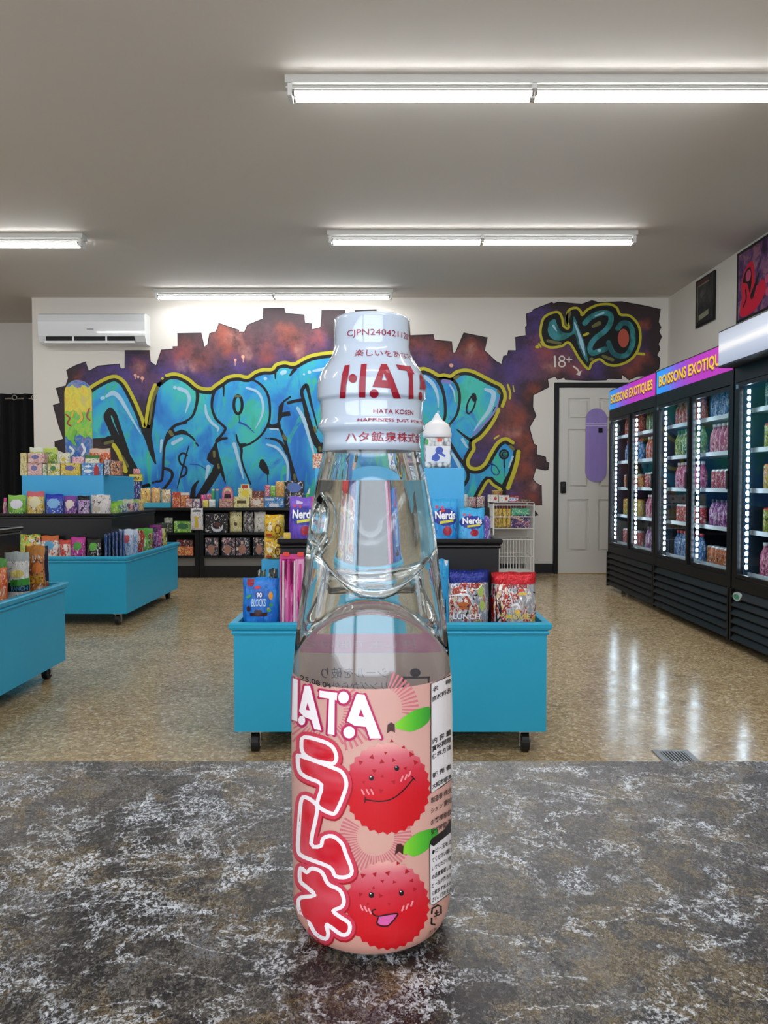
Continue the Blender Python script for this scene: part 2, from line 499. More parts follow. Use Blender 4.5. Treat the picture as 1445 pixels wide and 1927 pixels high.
def nebula():
    n = NT('mural_nebula', 0.7)
    v = n.coord('Object')
    w = n.node('ShaderNodeTexNoise'); w.inputs['Scale'].default_value = 2.6; w.inputs['Detail'].default_value = 5; w.inputs['Roughness'].default_value = 0.6
    n.l.new(v, w.inputs['Vector'])
    sub = n.node('ShaderNodeVectorMath', operation='SUBTRACT'); n.l.new(w.outputs['Color'], sub.inputs[0]); sub.inputs[1].default_value = (0.5, 0.5, 0.5)
    sc = n.node('ShaderNodeVectorMath', operation='SCALE'); n.l.new(sub.outputs[0], sc.inputs[0]); sc.inputs['Scale'].default_value = 0.42
    ad = n.node('ShaderNodeVectorMath', operation='ADD'); n.l.new(v, ad.inputs[0]); n.l.new(sc.outputs[0], ad.inputs[1])
    P = ad.outputs[0]
    fine = n.noise(v, 5.5, 6, 0.7)
    c = n.mix(n.noise(v, 3, 3), '#2e2326', '#3d2f33')
    O = origin_of(mural)
    def blob(px, py, r, colr, a=1.0):
        nonlocal c
        p = at(px, py, YB)
        d = n.dist(P, (p.x - O.x, 0.0, p.z - O.z))
        m = n.mr(d, r * 6.15e-3, 0.0, 0.0, 1.0, True)
        m = n.math('MULTIPLY', m, n.mr(fine, 0.34, 0.66, 0.08 * a, 0.92 * a))
        c = n.mix(m, c, colr)
    pu, de, og, pk, mv = '#57458f', '#3f2f70', '#9c4c2e', '#b98a80', '#754a55'
    for x, y, r in ((185, 705, 55), (230, 700, 60), (258, 735, 55), (300, 700, 55), (345, 690, 55), (400, 715, 60), (450, 695, 50), (500, 685, 50), (555, 668, 50), (600, 655, 40), (800, 680, 50), (850, 690, 50), (900, 690, 45), (960, 715, 60), (980, 690, 50), (905, 860, 50), (915, 925, 50), (945, 830, 35), (1010, 660, 60), (1040, 650, 60), (1100, 690, 60), (1180, 650, 60), (1010, 600, 40), (960, 930, 40)):
        blob(x, y, r, pu, 0.95)
    for x, y, r in ((275, 720, 40), (330, 665, 50), (385, 660, 60), (430, 655, 60), (480, 650, 60), (525, 650, 60), (580, 640, 60), (810, 660, 50), (870, 665, 50), (920, 800, 55), (950, 760, 60), (975, 800, 60), (990, 870, 50), (1000, 920, 50), (960, 900, 40), (1050, 690, 55), (1080, 670, 50), (1000, 700, 50)):
        blob(x, y, r, mv, 0.8)
    for x, y, r in ((149, 703, 22), (262, 690, 30), (290, 655, 28), (345, 655, 42), (375, 665, 36), (425, 630, 50), (440, 650, 40), (500, 660, 36), (540, 625, 42), (555, 640, 40), (600, 635, 36), (785, 645, 42), (830, 650, 36), (880, 655, 50), (905, 670, 40), (970, 770, 46), (960, 810, 44), (990, 830, 46), (985, 875, 40), (990, 930, 46), (945, 945, 40), (1040, 670, 46), (1080, 690, 34), (1020, 650, 40), (1190, 680, 40), (1215, 670, 26), (1210, 610, 24), (1005, 730, 26)):
        blob(x, y + 7, r * 0.86, og, 0.95)
    for x, y, r in ((260, 698, 18), (370, 682, 22), (345, 690, 18), (440, 640, 24), (460, 662, 18), (560, 650, 20), (885, 665, 20), (965, 815, 20), (1000, 905, 16), (930, 870, 16), (1035, 690, 20)):
        blob(x, y, r, pk, 0.8)
    n.col(c)
    return n.m
NEB = nebula()
art('brick_silhouette', NEB, [S_poly(sil)], wmap, mural, 0)
BLK = mat('mural_black', '#0a0a0f', 0.6)
art('silhouette_edge', BLK, [S_stroke(sil[:-8], 1.6, smooth=0)], wmap, mural, 1)
YEL = NT('mural_yellow', 0.6); YEL.col(YEL.mix(YEL.noise(YEL.coord(), 3, 3), '#c9c32f', '#b3aa26')); YEL = YEL.m
Tp = [(166, 734), (174, 727), (191, 717), (207, 710), (219.5, 709), (232, 717), (241, 730), (252, 751), (261, 771), (268, 789), (272, 803), (275.5, 789), (279, 766), (285, 741), (292, 724.5), (303, 714), (314, 706.5), (327.5, 704), (341, 707), (355.5, 714.6), (369, 726), (379, 731), (396, 732), (406, 725), (417.5, 717.5), (429, 710), (448.5, 707), (466, 710), (479.5, 701), (495, 696), (512, 695), (520, 686.5), (536, 682.6), (553, 685.5), (569, 677), (588, 669), (620, 664), (660, 661), (700, 662), (745, 672), (785, 693), (798, 694), (812, 699), (825, 706.5), (836, 705.7), (848, 708), (859, 700), (875, 696.7), (891.5, 700), (909.5, 709), (929, 719), (942, 725.5), (949, 737), (950, 750), (945, 764)]
P2 = [(938, 771), (931, 787.5), (918.5, 807), (904, 823.5), (891, 833), (891.5, 845), (884, 858), (880, 868.5), (882.5, 877.5), (890, 882), (902, 881), (913, 872), (922, 856), (933, 838), (942, 829), (953, 826), (965, 833)]
P3 = [(975.5, 850.5), (972.5, 868.5), (967, 888), (961, 904.5), (956, 918)]
P4 = [(942, 921), (927.5, 912), (918.5, 904.5), (906, 924), (899, 938)]
B = Tp + P2 + P3 + P4
cy = offset_path(B, 7.5, 3)
cy = [p for p in cy]
cy += [(890, 965), (560, 975), (300, 965), (262, 918), (240, 876), (222, 840), (211, 822), (165, 826)]
def letters():
    n = NT('mural_letters', 0.6)
    v = n.coord('Object')
    a = n.noise(n.mapping(v, (1, 1, 0.7), rot=(0, 0.5, 0)), 1.6, 3, 0.5, 1.1)
    b = n.noise(n.mapping(v, (1.4, 1, 0.7), (3, 2, 1), (0, -0.6, 0)), 2.4, 4, 0.55, 1.6)
    c = n.ramp(a, [(0.36, '#1f74c8'), (0.46, '#309cd8'), (0.54, '#38b0cc'), (0.62, '#42c0b4')])
    c = n.mix(n.mr(b, 0.55, 0.68), c, '#2d7fce')
    c = n.mix(n.mr(b, 0.44, 0.36), c, '#3bb59c')
    x, y, z = n.sep(v)[:3]
    low = n.math('MULTIPLY', n.mr(z, 0.72, 0.2, 0, 1), n.mr(b, 0.42, 0.52))
    c = n.mix(low, c, '#1c62c2')
    n.col(c)
    return n.m
art('letter_fill', letters(), [S_poly(cy)], wmap, mural, 2)
PUR = mat('mural_violet', '#7f7fc4', 0.6)
bs = [S_stroke(offset_path(Tp, 5.2, 3), 8.5, smooth=0), S_stroke(offset_path(P2, 5.2, 3), 8.5, smooth=0), S_stroke(offset_path(P3, 6.0, 3), 8, smooth=0), S_stroke(offset_path(P4, 6, 3), 6, smooth=0)]
WK = [1.25]
def st(T, pts, w, k=5.4, **q):
    k = k / WK[0]
    ws = [x / k for x in w] if isinstance(w, (list, tuple)) else w / k
    return S_stroke(TT(T, pts), ws, **q)
def el(T, c, rx, ry, w, rot=0.0):
    V, _ = S_circle(T(c), rx / 5.4, 24, ry / 5.4, rot)
    return S_stroke(V, w / 5.4 * WK[0], closed=True, smooth=2)
bs += [
    st(T1, [(655, 735), (622, 800), (660, 900), (705, 1000), (765, 1130), (830, 1270), (900, 1400)], [50, 60, 55, 60, 80, 100, 100]),
    st(T1, [(655, 735), (700, 790), (730, 880), (770, 990), (810, 1090), (855, 1190)], [50, 42, 40, 36, 26, 8]),
    st(T1, [(1012, 940), (1050, 1020), (1075, 1120), (1100, 1210), (1130, 1300)], [60, 60, 46, 34, 10]),
    st(T1, [(1190, 440), (1120, 520), (1085, 640), (1068, 760), (1050, 880), (1045, 1000)], [10, 56, 76, 76, 80, 60], caps=False),
    st(T1, [(560, 1060), (640, 1040), (720, 1060), (770, 1130)], [10, 60, 80, 60]),
    st(T1, [(1445, 862), (1340, 890), (1270, 960), (1225, 1080), (1210, 1220), (1205, 1350), (1190, 1465), (1130, 1480)], [24, 24, 26, 24, 20, 20, 20, 18]),
    st(T1, [(1215, 1340), (1290, 1370), (1300, 1430), (1260, 1500), (1210, 1560)], 24),
    st(T1, [(1105, 1490), (1100, 1492)], 20), st(T1, [(1000, 1530), (1050, 1515), (1060, 1520)], 26),
    S_poly(TT(T1, [(1235, 980), (1310, 918), (1330, 960), (1400, 935), (1460, 955), (1460, 995), (1400, 985), (1330, 1000), (1260, 1050), (1230, 1120)])),
    st(T2, [(62, 1120), (20, 1098), (-15, 1135), (0, 1200), (55, 1240), (50, 1300), (5, 1330)], 16),
    st(T2, [(80, 1028), (50, 1130), (20, 1240), (-5, 1330), (-20, 1390), (-35, 1440)], [8, 14, 14, 12, 10, 4]),
    st(T2, [(-10, 895), (50, 905), (110, 945), (140, 980)], [22, 22, 18, 10]), st(T2, [(150, 1000), (170, 1025)], 14),
    st(T2, [(150, 455), (165, 530), (155, 620), (125, 720), (80, 770), (-10, 815)], [26, 30, 24, 20, 18, 16]),
    st(T2, [(335, 470), (310, 560), (305, 660), (340, 760), (400, 820), (435, 860), (400, 920), (350, 975)], [28, 24, 20, 22, 20, 22, 20, 26]),
    st(T2, [(448, 952), (400, 960), (350, 985)], [18, 22, 26]),
    S_poly(TT(T2, [(390, 955), (345, 975), (310, 1040), (265, 1110), (253, 1160), (285, 1195), (320, 1215), (300, 1275), (240, 1370), (180, 1470), (120, 1560), (205, 1560), (290, 1440), (385, 1290), (430, 1390), (440, 1390), (415, 1260), (375, 1120), (352, 1010)])),
    st(T2, [(415, 430), (418, 500), (418, 548)], [22, 14, 6]),
    st(T2, [(660, 378), (720, 395), (785, 440), (835, 505), (862, 600), (867, 720), (850, 810), (785, 920), (685, 1000), (600, 1030)], [14, 18, 20, 20, 20, 18, 18, 18, 16, 18]),
    el(T2, (557, 628), 42, 92, 24), st(T2, [(568, 730), (570, 800)], 5),
    st(T2, [(540, 915), (555, 985), (590, 1060), (590, 1150), (620, 1260), (680, 1400)], [10, 16, 22, 16, 14, 14]),
    S_poly(TT(T2, [(560, 1005), (640, 1000), (600, 1050), (596, 1090), (580, 1080)])),
    S_poly(TT(T2, [(845, 800), (890, 822), (938, 805), (952, 640), (1000, 585), (1065, 540), (1075, 556), (1005, 605), (988, 700), (1060, 690), (1070, 735), (990, 745), (965, 790), (975, 850), (1020, 940), (1060, 1100), (1105, 1260), (1140, 1370), (1075, 1370), (1050, 1180), (1010, 1020), (970, 900), (950, 858), (850, 852), (825, 862)])),
    st(T2, [(868, 955), (930, 970), (985, 1010), (1030, 1100)], [14, 22, 26, 24]), st(T2, [(829, 955), (831, 955)], 12), st(T2, [(849, 956), (851, 956)], 12),
    st(T2, [(792, 1180), (800, 1220), (830, 1270), (845, 1295)], [40, 66, 50, 26]), st(T2, [(845, 1290), (847, 1395)], 8),
    st(T2, [(1045, 610), (1110, 592), (1190, 580)], 26),
    st(T2, [(1195, 590), (1175, 500), (1218, 440), (1240, 500), (1265, 610), (1300, 740), (1330, 860)], [28, 28, 34, 26, 20, 14, 8]),
    st(T2, [(1195, 590), (1225, 720), (1270, 880), (1330, 1015), (1380, 1030)], [28, 40, 46, 56, 60]),
    st(T2, [(920, 305), (918, 378)], [22, 6]), st(T2, [(1110, 280), (1062, 345)], [34, 14]),
    st(T2, [(175, 1365), (130, 1430), (115, 1545)], [10, 34, 50]),
    S_poly(TT(T2, [(1310, 1010), (1400, 1010), (1400, 1110), (1330, 1110)])),
    st(T3, [(60, 340), (170, 360), (245, 425), (298, 540), (320, 680), (318, 800), (290, 890)], [20, 26, 30, 26, 24, 24, 20]),
    st(T3, [(250, 395), (330, 390), (400, 415), (446, 480), (470, 580), (462, 700), (430, 800), (360, 890)], [20, 22, 26, 24, 24, 22, 20, 18]),
    st(T3, [(445, 938), (500, 985), (560, 1030), (600, 1050)], [12, 18, 24, 30]),
    el(T3, (590, 675), 36, 96, 14, 0.32), st(T3, [(618, 580), (625, 620)], 40),
    st(T3, [(370, 1080), (450, 1210), (520, 1310), (560, 1410), (535, 1490), (455, 1570)], 28),
    el(T3, (935, 1195), 44, 44, 14), st(T3, [(940, 1240), (945, 1430)], 5), st(T3, [(935, 1235), (938, 1330)], 12),
    st(T3, [(1000, 1390), (935, 1530), (945, 1640)], [30, 40, 26]),
    st(T3, [(955, 1175), (930, 1170), (918, 1195), (930, 1218), (957, 1212)], 8),
]
art('black_outline', BLK, bs, wmap, mural, 3, split=True)
WK[0] = 1.0
ys = [S_stroke(Tp[:15], 6.4, smooth=5), S_stroke(Tp[16:], 6.4, smooth=5), S_stroke(P2, 6.6), S_stroke(P3, 8.2), S_stroke(P4, 5.2)]
ys += [st(T1, [(690, 1100), (735, 1170), (780, 1270), (815, 1370)], 44), st(T1, [(1199, 402), (1201, 402)], 26)]
ys += [st(T3, [(975, 470), (1000, 560), (995, 610)], 22), st(T3, [(1030, 480), (1040, 540)], 12), st(T3, [(835, 1030), (880, 1000)], 16), st(T3, [(1320, 20), (1345, 60)], 16), st(T3, [(1295, 40), (1320, 75)], 14), st(T3, [(1283, 70), (1288, 74)], 26)]
art('yellow_outline', YEL, ys, wmap, mural, 4, split=True)
OLV = mat('mural_olive', '#6d6c40', 0.7)
art('olive_glow', OLV, [st(T1, [(1150, 500), (1100, 620), (1080, 760), (1062, 880)], [34, 30, 24, 20]), st(T1, [(600, 1080), (680, 1060)], 30), st(T1, [(780, 1210), (840, 1320)], [16, 24]), st(T1, [(1280, 960), (1300, 990)], 36), st(T2, [(325, 1085), (327, 1130)], 26), st(T2, [(365, 1210), (370, 1240)], 24), st(T2, [(1000, 930), (1020, 960)], 34), st(T2, [(1105, 1310), (1108, 1350)], 26), st(T2, [(1300, 850), (1310, 890)], 26), st(T2, [(1350, 1045), (1355, 1070)], 30), st(T3, [(310, 890), (350, 900)], 50), st(T3, [(420, 400), (460, 380)], 30), st(T3, [(870, 530), (890, 560)], 24), st(T2, [(530, 545), (580, 545)], 22), st(T3, [(1000, 1110), (1030, 1140)], 34)], wmap, mural, 5, split=True)
HL = mat('mural_highlight', '#a9cfe6', 0.6)
hs = [st(T1, [(615, 590), (680, 555), (740, 590), (800, 680), (880, 820), (975, 985)], [26, 50, 46, 36, 24, 8]), st(T1, [(565, 608), (585, 604)], 30),
      st(T1, [(1370, 505), (1450, 540)], 38), st(T1, [(1328, 496), (1332, 498)], 34), st(T1, [(1192, 1050), (1180, 1170)], [30, 16]),
      st(T2, [(-10, 470), (55, 500), (85, 570), (65, 650), (45, 712)], [30, 34, 34, 20, 6]),
      st(T2, [(240, 630), (252, 720), (300, 800), (360, 850), (358, 885)], [16, 30, 30, 26, 14]),
      st(T2, [(640, 465), (740, 500), (790, 580), (800, 680), (770, 780), (725, 860)], [22, 26, 26, 24, 16, 6]),
      st(T2, [(520, 1010), (550, 1120), (590, 1270), (610, 1350)], [40, 34, 24, 8]),
      st(T2, [(1249, 312), (1251, 312)], 36), st(T2, [(1196, 333), (1198, 333)], 22), st(T2, [(821, 375), (824, 375)], 34), st(T2, [(985, 320), (1010, 310)], 44),
      st(T2, [(1290, 300), (1440, 272)], [22, 44]), st(T2, [(1135, 660), (1190, 760), (1230, 880), (1295, 1110)], [30, 40, 34, 20]),
      st(T2, [(840, 1015), (930, 1045), (1000, 1120), (1040, 1220), (1035, 1370)], [20, 28, 28, 26, 20]),
      st(T2, [(870, 862), (945, 868)], 20), st(T2, [(270, 1235), (245, 1350)], [50, 14]), st(T1, [(1310, 1080), (1400, 1030)], [40, 30]),
      st(T3, [(105, 385), (190, 460), (240, 580), (248, 712)], [40, 40, 26, 8]), st(T3, [(246, 750), (248, 750)], 26),
      st(T3, [(370, 470), (410, 540), (425, 650)], [18, 18, 6]),
      st(T3, [(740, 515), (820, 550), (818, 630), (770, 750), (690, 850), (620, 950)], [26, 50, 48, 40, 26, 8]),
      st(T3, [(500, 1040), (548, 1120)], [34, 18]), st(T3, [(390, 1185), (440, 1265), (480, 1360), (488, 1430)], [24, 34, 30, 8]), st(T3, [(1025, 1220), (985, 1330)], [22, 14])]
art('letter_highlight', HL, hs, wmap, mural, 5, split=True)
art('violet_shade', PUR, [st(T3, [(880, 600), (850, 720), (760, 840), (640, 960), (590, 1005)], [16, 22, 26, 24, 8]), st(T3, [(300, 430), (370, 440)], 40)], wmap, mural, 4, split=True)
art('paint_drip', mat('mural_pale', '#d9a28c', 0.6), [st(T1, [(914, 368), (916, 370)], 30), st(T1, [(945, 385), (947, 387)], 26), st(T1, [(989, 398), (991, 400)], 36), st(T1, [(916, 370), (917, 405)], 8), st(T1, [(990, 400), (987, 440)], 8), st(T2, [(530, 195), (531, 195)], 30), st(T2, [(604, 163), (606, 163)], 34), st(T2, [(530, 195), (530, 245)], 8), st(T2, [(607, 165), (607, 215)], 8), st(T3, [(382, 264), (384, 266)], 40)], wmap, mural, 4, split=True)
art('paint_curl', mat('mural_deep_blue', '#1c4f9c', 0.6), [st(T3, [(770, 1300), (840, 1310), (885, 1380), (850, 1412), (805, 1370), (812, 1285)], 12), st(T2, [(90, 1205), (180, 1215), (250, 1260)], 10), st(T2, [(570, 800), (640, 830), (715, 900)], [20, 16, 6])], wmap, mural, 5, split=True)
# 420 over the door
out4 = [(300, 485), (230, 460), (192, 370), (195, 280), (225, 195), (300, 150), (365, 145), (400, 200), (412, 270), (445, 300), (465, 285), (445, 200), (465, 125), (535, 100), (580, 135), (595, 170), (650, 115), (750, 72), (860, 65), (930, 100), (965, 165), (1060, 180), (1140, 270), (1160, 400), (1125, 530), (1040, 620), (920, 660), (830, 645), (765, 600), (690, 635), (665, 690), (635, 680), (570, 600), (470, 440), (400, 470)]
art('number_ground', BLK, [S_poly(TT(T4, catmull(out4, 4, True)))], wmap, mural, 2)
art('number_outline', YEL, [S_stroke(TT(T4, out4), 4.6, closed=True), st(T4, [(150, 480), (160, 475)], 26), st(T4, [(175, 445), (195, 480)], 14), st(T4, [(195, 425), (215, 465)], 12), st(T4, [(1140, 545), (1195, 550)], 26), st(T4, [(615, 365), (650, 350)], 26)], wmap, mural, 3, split=True)
art('olive_glow', OLV, [st(T4, [(470, 150), (440, 230), (440, 270)], [40, 50, 20]), st(T4, [(700, 280), (760, 250)], [30, 44]), st(T4, [(800, 570), (890, 605)], 34), st(T4, [(260, 420), (380, 445)], 30), st(T4, [(680, 600), (690, 600)], 34)], wmap, mural, 3, split=True)
TEAL = NT('mural_teal', 0.6); TEAL.col(TEAL.ramp(TEAL.noise(TEAL.coord(), 6, 3), [(0.4, '#1c5a60'), (0.5, '#2b7f7c'), (0.6, '#3f8f9c')])); TEAL = TEAL.m
art('number_fill', TEAL, [S_poly(TT(T4, catmull([(265, 290), (280, 235), (330, 210), (350, 260), (385, 320), (440, 345), (500, 325), (508, 200), (520, 190), (560, 290), (620, 450), (650, 625), (600, 560), (545, 430), (520, 355), (440, 400), (360, 420), (290, 390), (262, 330)], 4, True))),
    st(T4, [(620, 250), (680, 190), (780, 150), (865, 165), (870, 240), (820, 320), (720, 400), (670, 480), (690, 540), (760, 520), (820, 500)], 52, 5.16),
    st(T4, [(940, 300), (985, 250), (1050, 260), (1085, 340), (1080, 460), (1030, 550), (960, 570), (890, 530), (850, 440)], 50, 5.16)], wmap, mural, 4, split=True)
art('number_highlight', HL, [st(T4, [(520, 245), (560, 350), (590, 450), (620, 560)], [14, 26, 40, 10]), st(T4, [(315, 275), (345, 325)], [26, 10]), st(T4, [(720, 180), (800, 150)], [10, 24]), st(T4, [(755, 515), (765, 515)], 30)], wmap, mural, 5, split=True)
art('red_spot', mat('mural_red', '#b5523f', 0.6), [S_circle(T4((995, 395)), 10.5, 20, 17.5)], wmap, mural, 5)
WP = mat('mural_white', '#d8d4ce', 0.6)
art('white_lettering', WP, [st(T4, [(328, 572), (332, 668)], 20), el(T4, (398, 592), 26, 24, 14), el(T4, (398, 645), 32, 28, 14), st(T4, [(445, 602), (492, 602)], 12), st(T4, [(468, 578), (468, 626)], 12),
    st(T4, [(510, 668), (550, 700), (568, 735)], 16), S_poly(TT(T4, [(533, 745), (572, 762), (590, 708), (562, 722)]))], wmap, mural, 3, split=True)
# letter C ring ground
art('ring_fill', TEAL, [S_circle(T3((935, 1195)), 7, 18)], wmap, mural, 2.5)

# ------------------------------------------------------------ door
door = empty('door_1', (2.42, YB, 0)); door['kind'] = 'structure'; door['label'] = 'white six panel door with black frame under the mural'
DW = mat('door_white', '#cfcdc6', 0.45)
dx0, dx1, dz = 2.012, 2.83, 2.140
mb = MB().box(dx0, dx1, YB - 0.012, YB - 0.0005, 0.008, dz)
mb.build('door_core', DW, door)
st_w = 0.10
cols = [(2.115, 2.365), (2.475, 2.725)]
rows = [(0.255, 0.86), (0.99, 1.665), (1.775, 2.02)]
mb = MB()
xs = [dx0, cols[0][0], cols[0][1], cols[1][0], cols[1][1], dx1]
for a, b in ((0, 1), (2, 3), (4, 5)): mb.box(xs[a], xs[b], YB - 0.03, YB - 0.012, 0.008, dz)
zs = [0.008, rows[0][0], rows[0][1], rows[1][0], rows[1][1], rows[2][0], rows[2][1], dz]
for a, b in ((0, 1), (2, 3), (4, 5), (6, 7)):
    for c in cols: mb.box(c[0], c[1], YB - 0.03, YB - 0.012, zs[a], zs[b])
mb.build('door_stile', DW, door)
for c in cols:
    for r in rows:
        MB().box(c[0] + 0.028, c[1] - 0.028, YB - 0.029, YB - 0.012, r[0] + 0.028, r[1] - 0.028, bev=0.008).build('door_panel', DW, door)
fr = MB().box(1.958, 2.008, YB - 0.045, YB - 0.0005, 0, 2.2).box(2.834, 2.884, YB - 0.045, YB - 0.0005, 0, 2.2).box(2.008, 2.834, YB - 0.045, YB - 0.0005, 2.146, 2.2)
fr.build('door_frame', BLACKM, door)
MB().box(2.008, 2.834, YB - 0.05, YB - 0.0005, 0.0, 0.008).build('threshold', mat('brass_strip', '#c9ad7c', 0.35, metal=0.6), door)
lk = MB().box(2.03, 2.095, YB - 0.058, YB - 0.03, 0.93, 1.065, bev=0.012).build('keypad_lock', BLACKM, door)
MB().box(2.045, 2.08, YB - 0.061, YB - 0.058, 1.0, 1.045).build('keypad', DARK, lk)
MB().tube((2.062, YB - 0.062, 0.965), (2.062, YB - 0.075, 0.965), 0.012, n=14).build('turn_knob', BLACK, lk)

def deck_shape(w, h, n=14):
    r = w / 2
    pts = []
    for i in range(n + 1):
        a = pi * i / n
        pts.append((r * cos(a), h - r + r * sin(a)))
    for i in range(n + 1):
        a = pi + pi * i / n
        pts.append((r * cos(a), r + r * sin(a)))
    return pts
def make_deck(name, w, h, m, side, loc, label, ends=0.0):
    """skateboard deck standing upright, face towards -y"""
    pts = deck_shape(w, h)
    bm = bmesh.new()
    V, Fc = S_poly(pts)
    t = 0.011
    def yo(x, z):   # concave and kicked ends
        k = max(0, z - (h - 0.15)) + max(0, 0.15 - z)
        return -0.25 * k * ends + (x / w) ** 2 * 0.02
    for s, off in ((0, 0.0), (1, t)):
        vs = [bm.verts.new((x, yo(x, z) + off, z)) for x, z in V]
        for f in Fc:
            g = bm.faces.new([vs[i] for i in (f if s == 0 else f[::-1])]); g.material_index = s
        if s == 0: a = vs
        else: b = vs
    n = len(pts)
    for i in range(n):
        g = bm.faces.new([a[i], a[(i + 1) % n], b[(i + 1) % n], b[i]]); g.material_index = 1
    bmesh.ops.recalc_face_normals(bm, faces=bm.faces)
    me = bpy.data.meshes.new(name); bm.to_mesh(me); bm.free()
    me.materials.append(m); me.materials.append(side)
    o = bpy.data.objects.new(name, me); COL.objects.link(o); o.location = loc
    return tag(o, label, 'skateboard', 'skateboard decks on show')
WOOD = mat('maple_ply', '#b08a5c', 0.5)
lav = NT('lavender_deck', 0.4)
v = lav.coord('Generated'); gx, gy, gz = lav.sep(v)[:3]
c = lav.mix(lav.noise(v, 5, 2), '#8d79bd', '#9a88c8')
for zc in (0.765, 0.79):
    c = lav.mix(lav.math('LESS_THAN', lav.math('ABSOLUTE', lav.math('SUBTRACT', gz, zc)), 0.006), c, '#c5bbdd')
lav.col(c)
dk = make_deck('skateboard_deck', 0.245, 0.845, lav.m, WOOD, at(1121.5, 907, YB - 0.05) + Vector((0, 0.005, 0)), 'plain lavender skateboard deck mounted on the white door', 0.0)
for zc in (0.65, 0.7): pass
MB().box(dk.location.x + 0.022, dk.location.x + 0.07, dk.location.y - 0.003, dk.location.y + 0.001, dk.location.z + 0.565, dk.location.z + 0.62, bev=0.001).build('square_sticker', BLACK, dk)
MB().tube((dk.location.x - 0.02, dk.location.y - 0.003, dk.location.z + 0.68), (dk.location.x - 0.02, YB - 0.03, dk.location.z + 0.68), 0.005, n=8).tube((dk.location.x + 0.02, dk.location.y - 0.003, dk.location.z + 0.68), (dk.location.x + 0.02, YB - 0.03, dk.location.z + 0.68), 0.005, n=8).build('mounting_screw', CHROME, dk)

# ------------------------------------------------------------ air conditioner
p0 = at(70, 588, YB - 0.22); p1 = at(272, 648, YB - 0.22)
ax0, ax1, az0, az1 = p0.x, p1.x, p1.z + 0.015, p0.z
ac = empty('air_conditioner', ((ax0 + ax1) / 2, YB, az0), 'white wall mounted air conditioner above the left end of the mural', 'air conditioner')
prof = [(0, az1), (-0.17, az1), (-0.205, az1 - 0.02), (-0.215, az1 - 0.1), (-0.205, az0 + 0.085), (-0.165, az0 + 0.02), (-0.13, az0), (0, az0)]
mb = MB()
nprof = len(prof)
V = [(x, YB + y, z) for x in (ax0, ax1) for y, z in prof]
Fc = [(i, (i + 1) % nprof, nprof + (i + 1) % nprof, nprof + i) for i in range(nprof)] + [tuple(range(nprof))[::-1], tuple(range(nprof, 2 * nprof))]
mb.add(V, Fc)
ACW = mat('gloss_white', '#d9dcde', 0.12, coat=0.5)
o = mb.build('body', ACW, ac)
MB().box(ax0 + 0.09, ax1 - 0.12, YB - 0.212, YB - 0.17, az0 + 0.028, az0 + 0.075).build('air_slot', BLACKM, ac)
MB().box(ax0 + 0.08, ax1 - 0.11, YB - 0.225, YB - 0.2, az0 - 0.002, az0 + 0.024, bev=0.004).build('louvre', ACW, ac)
for k in (0.33, 0.64):
    x = ax0 + (ax1 - ax0) * k
    MB().box(x - 0.008, x + 0.008, YB - 0.216, YB - 0.205, az0 + 0.024, az0 + 0.08).build('slot_divider', WHITE, ac)
MB().box(ax0 + (ax1 - ax0) * 0.46, ax0 + (ax1 - ax0) * 0.52, YB - 0.219, YB - 0.211, az0 + 0.15, az0 + 0.162).build('name_badge', mat('badge_grey', '#8c9095', 0.4), ac)

# ------------------------------------------------------------ curtain in the recess
YC = 9.75
ctop = at(30, 741, YC).z
cur = empty('curtain', (-5.3, YC, 0.05), 'black curtain hanging from a rod in the recess at the left', 'curtain')
bm = bmesh.new()
nx = 160; x0, x1 = -6.55, -4.2
vs = []
for i in range(nx + 1):
    x = x0 + (x1 - x0) * i / nx
    col_ = []
    for j, z in enumerate((0.03, 0.7, 1.4, ctop)):
        col_.append(bm.verts.new((x, YC + 0.05 * sin(i * 0.62) * (1.15 - 0.12 * j), z)))
    vs.append(col_)
for i in range(nx):
    for j in range(3): bm.faces.new([vs[i][j], vs[i + 1][j], vs[i + 1][j + 1], vs[i][j + 1]])
me = bpy.data.meshes.new('fabric'); bm.to_mesh(me); bm.free()
link('fabric', me, mat('black_cloth', '#0a0a0c', 0.9), cur, smooth=True)
MB().tube((-6.58, YC, ctop - 0.06), (-4.05, YC, ctop - 0.06), 0.012, n=10).build('curtain_rod', CHROME, cur)
for i in range(10):
    x = -6.3 + i * 0.24
    bm = bmesh.new()
    R = 0.028; r = 0.006
    ring = MB()
    V = []; Fc = []
    for a in range(14):
        for b_ in range(6):
            t = 2 * pi * a / 14; u = 2 * pi * b_ / 6
            V.append((x + r * sin(u) * 0.6 , YC - 0.065 + r * sin(u), ctop - 0.055) if False else (x + (R + r * cos(u)) * cos(t), YC - 0.066 + r * sin(u), ctop - 0.055 + (R + r * cos(u)) * sin(t)))
            Fc.append((a * 6 + b_, a * 6 + (b_ + 1) % 6, ((a + 1) % 14) * 6 + (b_ + 1) % 6, ((a + 1) % 14) * 6 + b_))
    ring.add(V, Fc).build('eyelet', CHROME, cur)
    bm.free()

